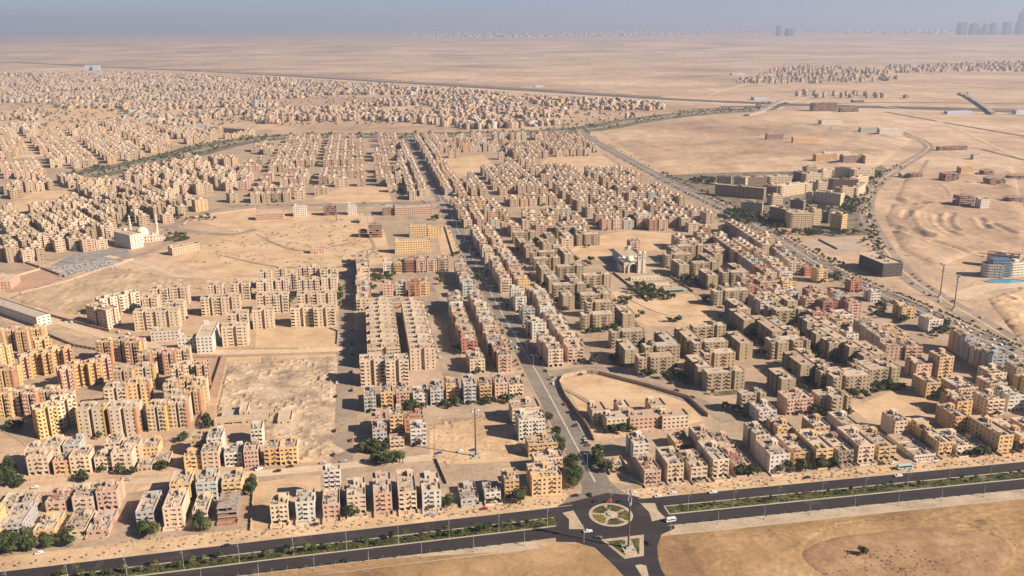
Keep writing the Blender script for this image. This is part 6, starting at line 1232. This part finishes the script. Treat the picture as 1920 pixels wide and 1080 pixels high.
# ---------------------------------------------------------------- vehicles
def carparts(L=4.4, Wd=1.8, H=1.45, kind='car'):
    b = MB(); g = MB(); hl, hw = L/2, Wd/2
    if kind == 'car': prof = [(-hl, 0.35), (-hl+0.05, 0.85), (-hl+0.9, 0.95), (-hl+1.5, H), (hl-1.3, H), (hl-0.5, 0.98), (hl, 0.9), (hl, 0.35)]
    elif kind == 'pickup': prof = [(-hl, 0.4), (-hl, 0.95), (-hl+1.0, 1.05), (-hl+1.6, 1.65), (-hl+3.0, 1.65), (-hl+3.1, 1.05), (hl, 1.05), (hl, 0.4)]
    else: prof = [(-hl, 0.4), (-hl+0.02, 1.3), (-hl+0.45, H-0.15), (-hl+0.75, H), (hl-0.1, H), (hl, H-0.15), (hl, 0.4)]
    n = len(prof)
    for i in range(n): a, c = prof[i], prof[(i+1) % n]; k0 = 0.86 if a[1] > 1.1 and kind != 'bus' else 1; k1 = 0.86 if c[1] > 1.1 and kind != 'bus' else 1; b.q((a[0], -hw*k0, a[1]), (a[0], hw*k0, a[1]), (c[0], hw*k1, c[1]), (c[0], -hw*k1, c[1]))
    for s_ in (-1, 1): P = [(p[0], s_*hw*(0.86 if p[1] > 1.1 and kind != 'bus' else 1), p[1]) for p in prof]; b.q(*(P if s_ > 0 else P[::-1]))
    z0, z1 = (1.0, H-0.1) if kind != 'bus' else (H*0.5, H-0.45); x0, x1 = (-hl+1.25, hl-1.15) if kind == 'car' else (-hl+1.5, -hl+2.9) if kind == 'pickup' else (-hl+0.6, hl-0.3)
    if kind == 'pickup': z1 = 1.55
    for s_ in (-1, 1): ka = 0.985 if kind != 'bus' else 1; g.q((x0, s_*(hw*ka+0.02), z0), (x1, s_*(hw*ka+0.02), z0), (x1-0.25, s_*(hw*(0.88 if kind != 'bus' else 1)+0.02), z1), (x0+0.35, s_*(hw*(0.88 if kind != 'bus' else 1)+0.02), z1))
    xf = prof[2][0]; g.q((prof[2][0]-0.03, -hw*0.8, prof[2][1]+0.08), (prof[2][0]-0.03, hw*0.8, prof[2][1]+0.08), (prof[3][0]-0.08, hw*0.72, prof[3][1]-0.04), (prof[3][0]-0.08, -hw*0.72, prof[3][1]-0.04))
    wls = []
    for x in (-hl+0.8, hl-0.8):
        for s_ in (-1, 1): w_ = MB(); w_.bar((x, s_*(hw-0.22), 0.33), (x, s_*(hw+0.02), 0.33), 0.33, 10); wls.append(w_.mesh('wheel', [plain('tyre_rubber', (0.02, 0.02, 0.02))]))
    return b, g.mesh('window', [plain('car_glass', (0.02, 0.025, 0.03), 0.1, 0.6)]), wls
def mk(kind, **k):
    b, g, wl = carparts(kind=kind, **k); M = mat('vehicle_paint', lambda n, bb: (n.links.new(N(n, 'ShaderNodeObjectInfo').outputs['Color'], bb.inputs['Base Color']), setattr(bb.inputs['Roughness'], 'default_value', 0.35), setattr(bb.inputs['Specular IOR Level'], 'default_value', 0.5)))
    rm = MB(); rm.bar((0, -0.03, 0), (0, 0.03, 0), 0.19, 8)
    return b.mesh('body', [M]), g, (wl, rm.mesh('rim', [M_METAL]), {'car': (4.4, 1.8), 'pickup': (5.2, 1.8), 'bus': (k.get('L', 6.2), k.get('Wd', 2.1))}[kind])
VEH = {'car': mk('car'), 'pickup': mk('pickup', L=5.2, H=1.65), 'minibus': mk('bus', L=6.2, Wd=2.1, H=2.5), 'bus': mk('bus', L=10.5, Wd=2.5, H=3.1)}
def vehicle(kind, x, y, a, col, label, group=None, z=0.12):
    b, g, wl = VEH[kind]; r = empty({'car': 'car', 'pickup': 'pickup_truck', 'minibus': 'minibus', 'bus': 'bus'}[kind], x, y, z, a, label=label, cat={'car': 'car', 'pickup': 'pickup', 'minibus': 'minibus', 'bus': 'bus'}[kind], group=group)
    O('body', b, r, color=col); O('window', g, r)
    wl, rim, (L_, Wd_) = wl
    for i, w_ in enumerate(wl):
        wo_ = O('wheel', w_, r)
        if math.hypot(x, y) < 620: O('rim', rim, wo_, ((-L_/2+0.8, L_/2-0.8)[i//2], (-1, 1)[i % 2]*(Wd_/2+0.02), 0.33))
WH = (0.72, 0.71, 0.69); BK = (0.03, 0.03, 0.035)
f3 = cconv(K3); f4 = cconv(K4); f1 = cconv(K1); f2 = cconv(K2)
for kd, f, x, y, a, c, lb in (('car', f3, 985, 548, TH, WH, 'white car on the highway just right of the roundabout'), ('car', f3, 1085, 525, TH, WH, 'white car at the sandy roadside under the balconied blocks'), ('pickup', f3, 1357, 521, TH, WH, 'white pickup on the far carriageway right of the roundabout'), ('car', f3, 570, 582, TH, BK, 'black car above left of the roundabout'), ('minibus', f3, 1070, 712, TH+0.12, WH, 'white minibus by the right traffic island'),
    ('pickup', f3, 512, 785, TH, WH, 'white pickup on the near carriageway left of the roundabout'), ('car', f3, 655, 580, TH+0.2, (0.3, 0.05, 0.04), 'dark red car on top of the roundabout lane'), ('car', f3, 737, 582, TH-0.1, BK, 'black car at the top right of the roundabout lane'), ('car', f3, 783, 582, TH-0.4, (0.1, 0.1, 0.12), 'dark grey car entering the highway from the roundabout'), ('car', f3, 527, 537, TH+1.5, BK, 'black car waiting at the mouth of the avenue'),
    ('car', f3, 585, 826, TH-0.5, (0.12, 0.12, 0.13), 'dark car on the fork below the roundabout'), ('car', f3, 922, 862, TH+1.5, BK, 'black car on the road right of the triangular island'), ('car', f3, 320, 90, TH+1.5, BK, 'black car on the avenue beside the yellow house'), ('car', f3, 425, 72, TH+0.1, (0.05, 0.05, 0.06), 'dark car turning on the avenue near the wall'), ('car', f3, 490, 186, TH, BK, 'black car parked on the sand by the avenue'), ('car', f3, 512, 203, TH, (0.15, 0.08, 0.06), 'brown car parked on the sand by the avenue'), ('car', f3, 428, 543, TH, BK, 'black car parked in front of the corner block'),
    ('bus', f4, 918, 357, TH, (0.45, 0.55, 0.50), 'pale green bus parked on the verge at right'), ('pickup', f4, 880, 409, TH, WH, 'white pickup on the highway near the bus'), ('car', f4, 770, 327, TH, BK, 'black car parked before the yellow balconied block'), ('car', f4, 842, 322, TH+0.2, WH, 'white car parked before the yellow balconied block'), ('car', f4, 265, 421, TH, BK, 'black car parked on the verge below the orange block'),
    ('car', f1, 1530, 882, TH, BK, 'black car on the far carriageway at lower left'), ('car', f1, 265, 930, TH+0.3, WH, 'white car parked by the gardens at lower left'), ('car', f2, 606, 978, TH, BK, 'black car on the near carriageway, middle left'), ('car', f2, 1185, 668, TH, (0.4, 0.4, 0.42), 'silver car on the verge beside the unfinished house'), ('car', f2, 1540, 632, TH, (0.3, 0.03, 0.03), 'dark red car among rubble by the white low house'), ('car', f2, 400, 738, TH, BK, 'black car parked before the arched white block'), ('car', f2, 232, 346, TH, BK, 'black car parked below the yellow twin block'), ('pickup', f2, 20, 365, TH+0.4, WH, 'white pickup parked beside the pink block')):
    vehicle(kd, *at(*f(x, y)), a, c, lb)
cols = [WH, WH, (0.4, 0.4, 0.42), BK, BK, (0.35, 0.04, 0.03), (0.05, 0.1, 0.25), (0.5, 0.47, 0.4)]
for v in np.arange(60, 760, 13):
    for u0 in (-8, 9.3, -5, 5):
        if random.random() < (0.35 if abs(u0) > 7 else 0.12): vehicle('car', *W(u0-(v > 400)*4, v+random.uniform(-4, 4)), TH+math.pi/2, random.choice(cols), 'small car on or beside the long avenue', 'cars along the avenue')
for off in (-9, -5, 5, 9):
    L = offset(DS, off)
    for i in range(16, len(L)-1):
        if random.random() < 0.55: vehicle('car', *L[i], math.atan2(L[i+1][1]-L[i][1], L[i+1][0]-L[i][0]), random.choice(cols), 'small car driving on the wide diagonal road', 'cars on the diagonal road', 0.25)
CS = smooth_line(CURV, 8)
for off in (-7, 7):
    L = offset(CS, off)
    for i in range(4, len(L)-1):
        if random.random() < 0.35: vehicle('car', *L[i], math.atan2(L[i+1][1]-L[i][1], L[i+1][0]-L[i][0]), random.choice(cols), 'small car driving on the curved desert road', 'cars on the curved road', 0.25)
STP = [([W(-70, 170), W(-70, 440)], 7), ([W(-160, 100), W(-160, 560)], 6), ([W(52, 460), W(46, 760)], 5), ([W(55, 240), W(52, 440)], 5), ([W(5, 780), W(150, 790)], 5), ([W(-160, 1008), W(140, 1020)], 5), ([W(20, 228), W(100, 205)], 5), ([W(-380, 94), W(-60, 94)], 3), (px([(440, 387), (620, 384), (830, 378)]), 6), (px([(380, 410), (300, 440)]), 5), (px([(1400, 620), (1560, 700)]), 4), (px([(1640, 700), (1800, 740)]), 5), (px([(1200, 700), (1330, 755)]), 4), (px([(90, 600), (380, 660)]), 4)]
for P, hw in STP:
    for a_, b_ in zip(P[:-1], P[1:]):
        n_ = int(math.dist(a_, b_)/13); dirn = math.atan2(b_[1]-a_[1], b_[0]-a_[0])
        for k in range(n_):
            if random.random() < 0.45: t = (k+random.random()*0.6)/n_; sd__ = random.choice([-1, 1])*hw; x = a_[0]+(b_[0]-a_[0])*t-math.sin(dirn)*sd__; y = a_[1]+(b_[1]-a_[1])*t+math.cos(dirn)*sd__
            else: continue
            if not hits(x, y, dirn, 5, 2.2): vehicle('car', x, y, dirn+random.choice([0, 0, 0.1]), random.choice(cols), 'small car parked along a side street of the town', 'cars parked in the side streets', 0.5)
# stones, bricks and dark scrub strewn on bare ground
st = []; rnd = random.Random(5)
RP = [([UV(*p) for p in ((405, 775), (428, 676), (635, 668), (645, 800), (648, 858), (565, 864), (480, 800))], 1400), ([(-100, 82), (-36, 84), (-38, 155), (-98, 152)], 350), ([(-300, 15.5), (-20, 17), (-20, 29), (-300, 24)], 330), ([(25, 16), (330, 16), (330, 27), (25, 27)], 300), ([(30, -120), (330, -120), (330, -30), (30, -30)], 500), ([UV(*p) for p in ((15, 560), (180, 495), (330, 520), (560, 527), (200, 575))], 500), ([UV(*p) for p in ((345, 490), (430, 435), (640, 410), (730, 490), (640, 508))], 420), ([UV(*p) for p in ((1700, 330), (1900, 310), (1940, 470), (1760, 500), (1660, 410))], 900), ([UV(*p) for p in ((1120, 245), (1560, 230), (1700, 262), (1640, 318), (1250, 328))], 800), ([UV(*p) for p in ((1850, 560), (1950, 530), (1950, 660))], 300)]
m = MB()
for poly, n in RP:
    us = [p[0] for p in poly]; vs = [p[1] for p in poly]; c_ = 0
    while c_ < n:
        u, v = rnd.uniform(min(us), max(us)), rnd.uniform(min(vs), max(vs))
        c_ += 1
        if not inpoly((u, v), poly): continue
        x, y = W(u, v); D_ = math.hypot(x, y); s = rnd.uniform(0.15, 0.5)*(1 if D_ < 900 else 3.0)
        if hits(x, y, 0, 1, 1): continue
        m.box(x-s*rnd.uniform(.5, 1.6), x+s, y-s, y+s*rnd.uniform(.5, 1.6), 0, s*rnd.uniform(0.5, 1.2)+0.15)
o = O('strewn_rubble', m.mesh('strewn_rubble', [plain('rubble_stone', (0.33, 0.25, 0.18), var=0.5, scale=0.3)])); tag(o, 'strewn stones and rubble lying on verges, lots and desert', 'rubble', kind='stuff')
# far flyover and city towers
r = lm('flyover', (1812, 200), 0, label='concrete flyover crossing the far highway at right', cat='bridge')
P = px([(1800, 172), (1815, 178), (1832, 188), (1850, 200), (1862, 210)], 9); x0, y0 = r.location.x, r.location.y; Q = smooth_line([(p[0]-x0, p[1]-y0) for p in P]); m = MB(); strip_solid(m, Q, 17, 6, 7.5); O('deck', m.mesh('deck', [M_CONC]), r)
for q in Q[::4]: m = MB(); m.box(q[0]-6, q[0]+6, q[1]-3, q[1]+3, 0, 6); O('pier', m.mesh('pier', [M_CONC]), r)
r = lm('overpass_ramp', (1440, 200), 0, label='curving overpass ramp where the boulevard meets the far highway', cat='bridge')
P = px([(1400, 214), (1430, 205), (1455, 192), (1470, 186)], 6); x0, y0 = r.location.x, r.location.y; Q = smooth_line([(p[0]-x0, p[1]-y0) for p in P]); m = MB(); strip_solid(m, Q, 18, 0, 5); O('deck', m.mesh('deck', [M_CONC]), r)
M_TOWER = plain('tower_glass', (0.06, 0.08, 0.11), 0.4, 0.4)
def tower(xp, wpx, toppx, label, spire=0, step=0):
    D_ = 18000.0; z = hgt(D_); zz = z-CAMH; X = (xp-960)/F*(D_*math.cos(PITCH)-zz*math.sin(PITCH)); w_ = wpx/F*D_
    h = 10
    while proj(X, D_, z+h)[1] > toppx: h += 4
    r = empty('skyscraper', X, D_, z, 0.2, label=label, cat='skyscraper'); m = MB(); m.box(-w_/2, w_/2, -w_/2, w_/2, -8, h if not spire else h*0.45, m=0)
    if spire: m.box(-w_*0.33, w_*0.33, -w_*0.33, w_*0.33, h*0.45, h*0.75); m.cyl(0, 0, h*0.75, h, w_*0.22, w_*0.03, n=6)
    elif step: m.box(-w_*0.3, w_*0.3, -w_*0.3, w_*0.3, h, h*1.12)
    O('shaft', m.mesh('shaft', [M_TOWER]), r)
    for k in range(1, 8 if not spire else 5): m2 = MB(); zz_ = h*(0.45 if spire else 1)*k/8; m2.box(-w_/2-3, w_/2+3, -w_/2-3, w_/2+3, zz_, zz_+4, bottom=True); O('floor_band', m2.mesh('floor_band', [M_CONC]), r)
for a in ((1805, 12, 42, 'broad hazy skyscraper at the left end of the far skyline cluster'), (1827, 11, 46, 'second hazy skyscraper from the left in the far cluster', 0, 1), (1839, 6, 52, 'short hazy skyscraper in the dip of the far cluster'), (1849, 7, 47, 'slim hazy skyscraper in the middle of the far cluster', 0, 1), (1863, 8, 45, 'hazy skyscraper right of the middle of the far cluster', 0, 1), (1889, 11, 42, 'broad hazy skyscraper just left of the tallest tower'), (1914, 12, 12, 'tallest spired skyscraper at the right edge of the skyline', 1), (1462, 7, 48, 'faint lone tower left part of the skyline'), (1482, 11, 54, 'faint broad tower beside the lone skyline tower')): tower(*a)
# ---------------------------------------------------------------- haze: the desert air
m = MB(); m.box(-35500, 35500, -290, 39500, -1.2, 820, bottom=True)
hm = bpy.data.materials.new('haze_air'); hm.use_nodes = True; n = hm.node_tree; n.nodes.clear(); ou = n.nodes.new('ShaderNodeOutputMaterial'); pv = n.nodes.new('ShaderNodeVolumePrincipled')
pv.inputs['Color'].default_value = (*HAZE_COLOR, 1); pv.inputs['Density'].default_value = HAZE_DENSITY; pv.inputs['Anisotropy'].default_value = 0.2; n.links.new(pv.outputs[0], ou.inputs['Volume'])
o = O('haze', m.mesh('haze', [hm])); o['kind'] = 'stuff'
T_ = sorted([(sum(len(p.vertices)-2 for p in me.polygons), me.name) for me in bpy.data.meshes], reverse=True); print(T_[:14], sum(t[0] for t in T_))
print('objects', len(bpy.data.objects), 'trees', len(TQ))

def relabel():
    L = {}
    for o in bpy.data.objects:
        if o.parent is None and 'label' in o.keys() and 'group' in o.keys(): L.setdefault(o['label'], []).append(o)
    for lb, os_ in L.items():
        if len(os_) < 2: continue
        os_.sort(key=lambda o: proj(o.location.x, o.location.y, 0)[0])
        for i, o in enumerate(os_):
            w_ = lb.split(); new = ('%s, %s from the left' % (lb, ordi(i+1)))
            while len(new.split()) > 16 and len(w_) > 6: w_ = w_[1:]; new = '%s, %s from the left' % (' '.join(w_), ordi(i+1))
            o['label'] = new
relabel()
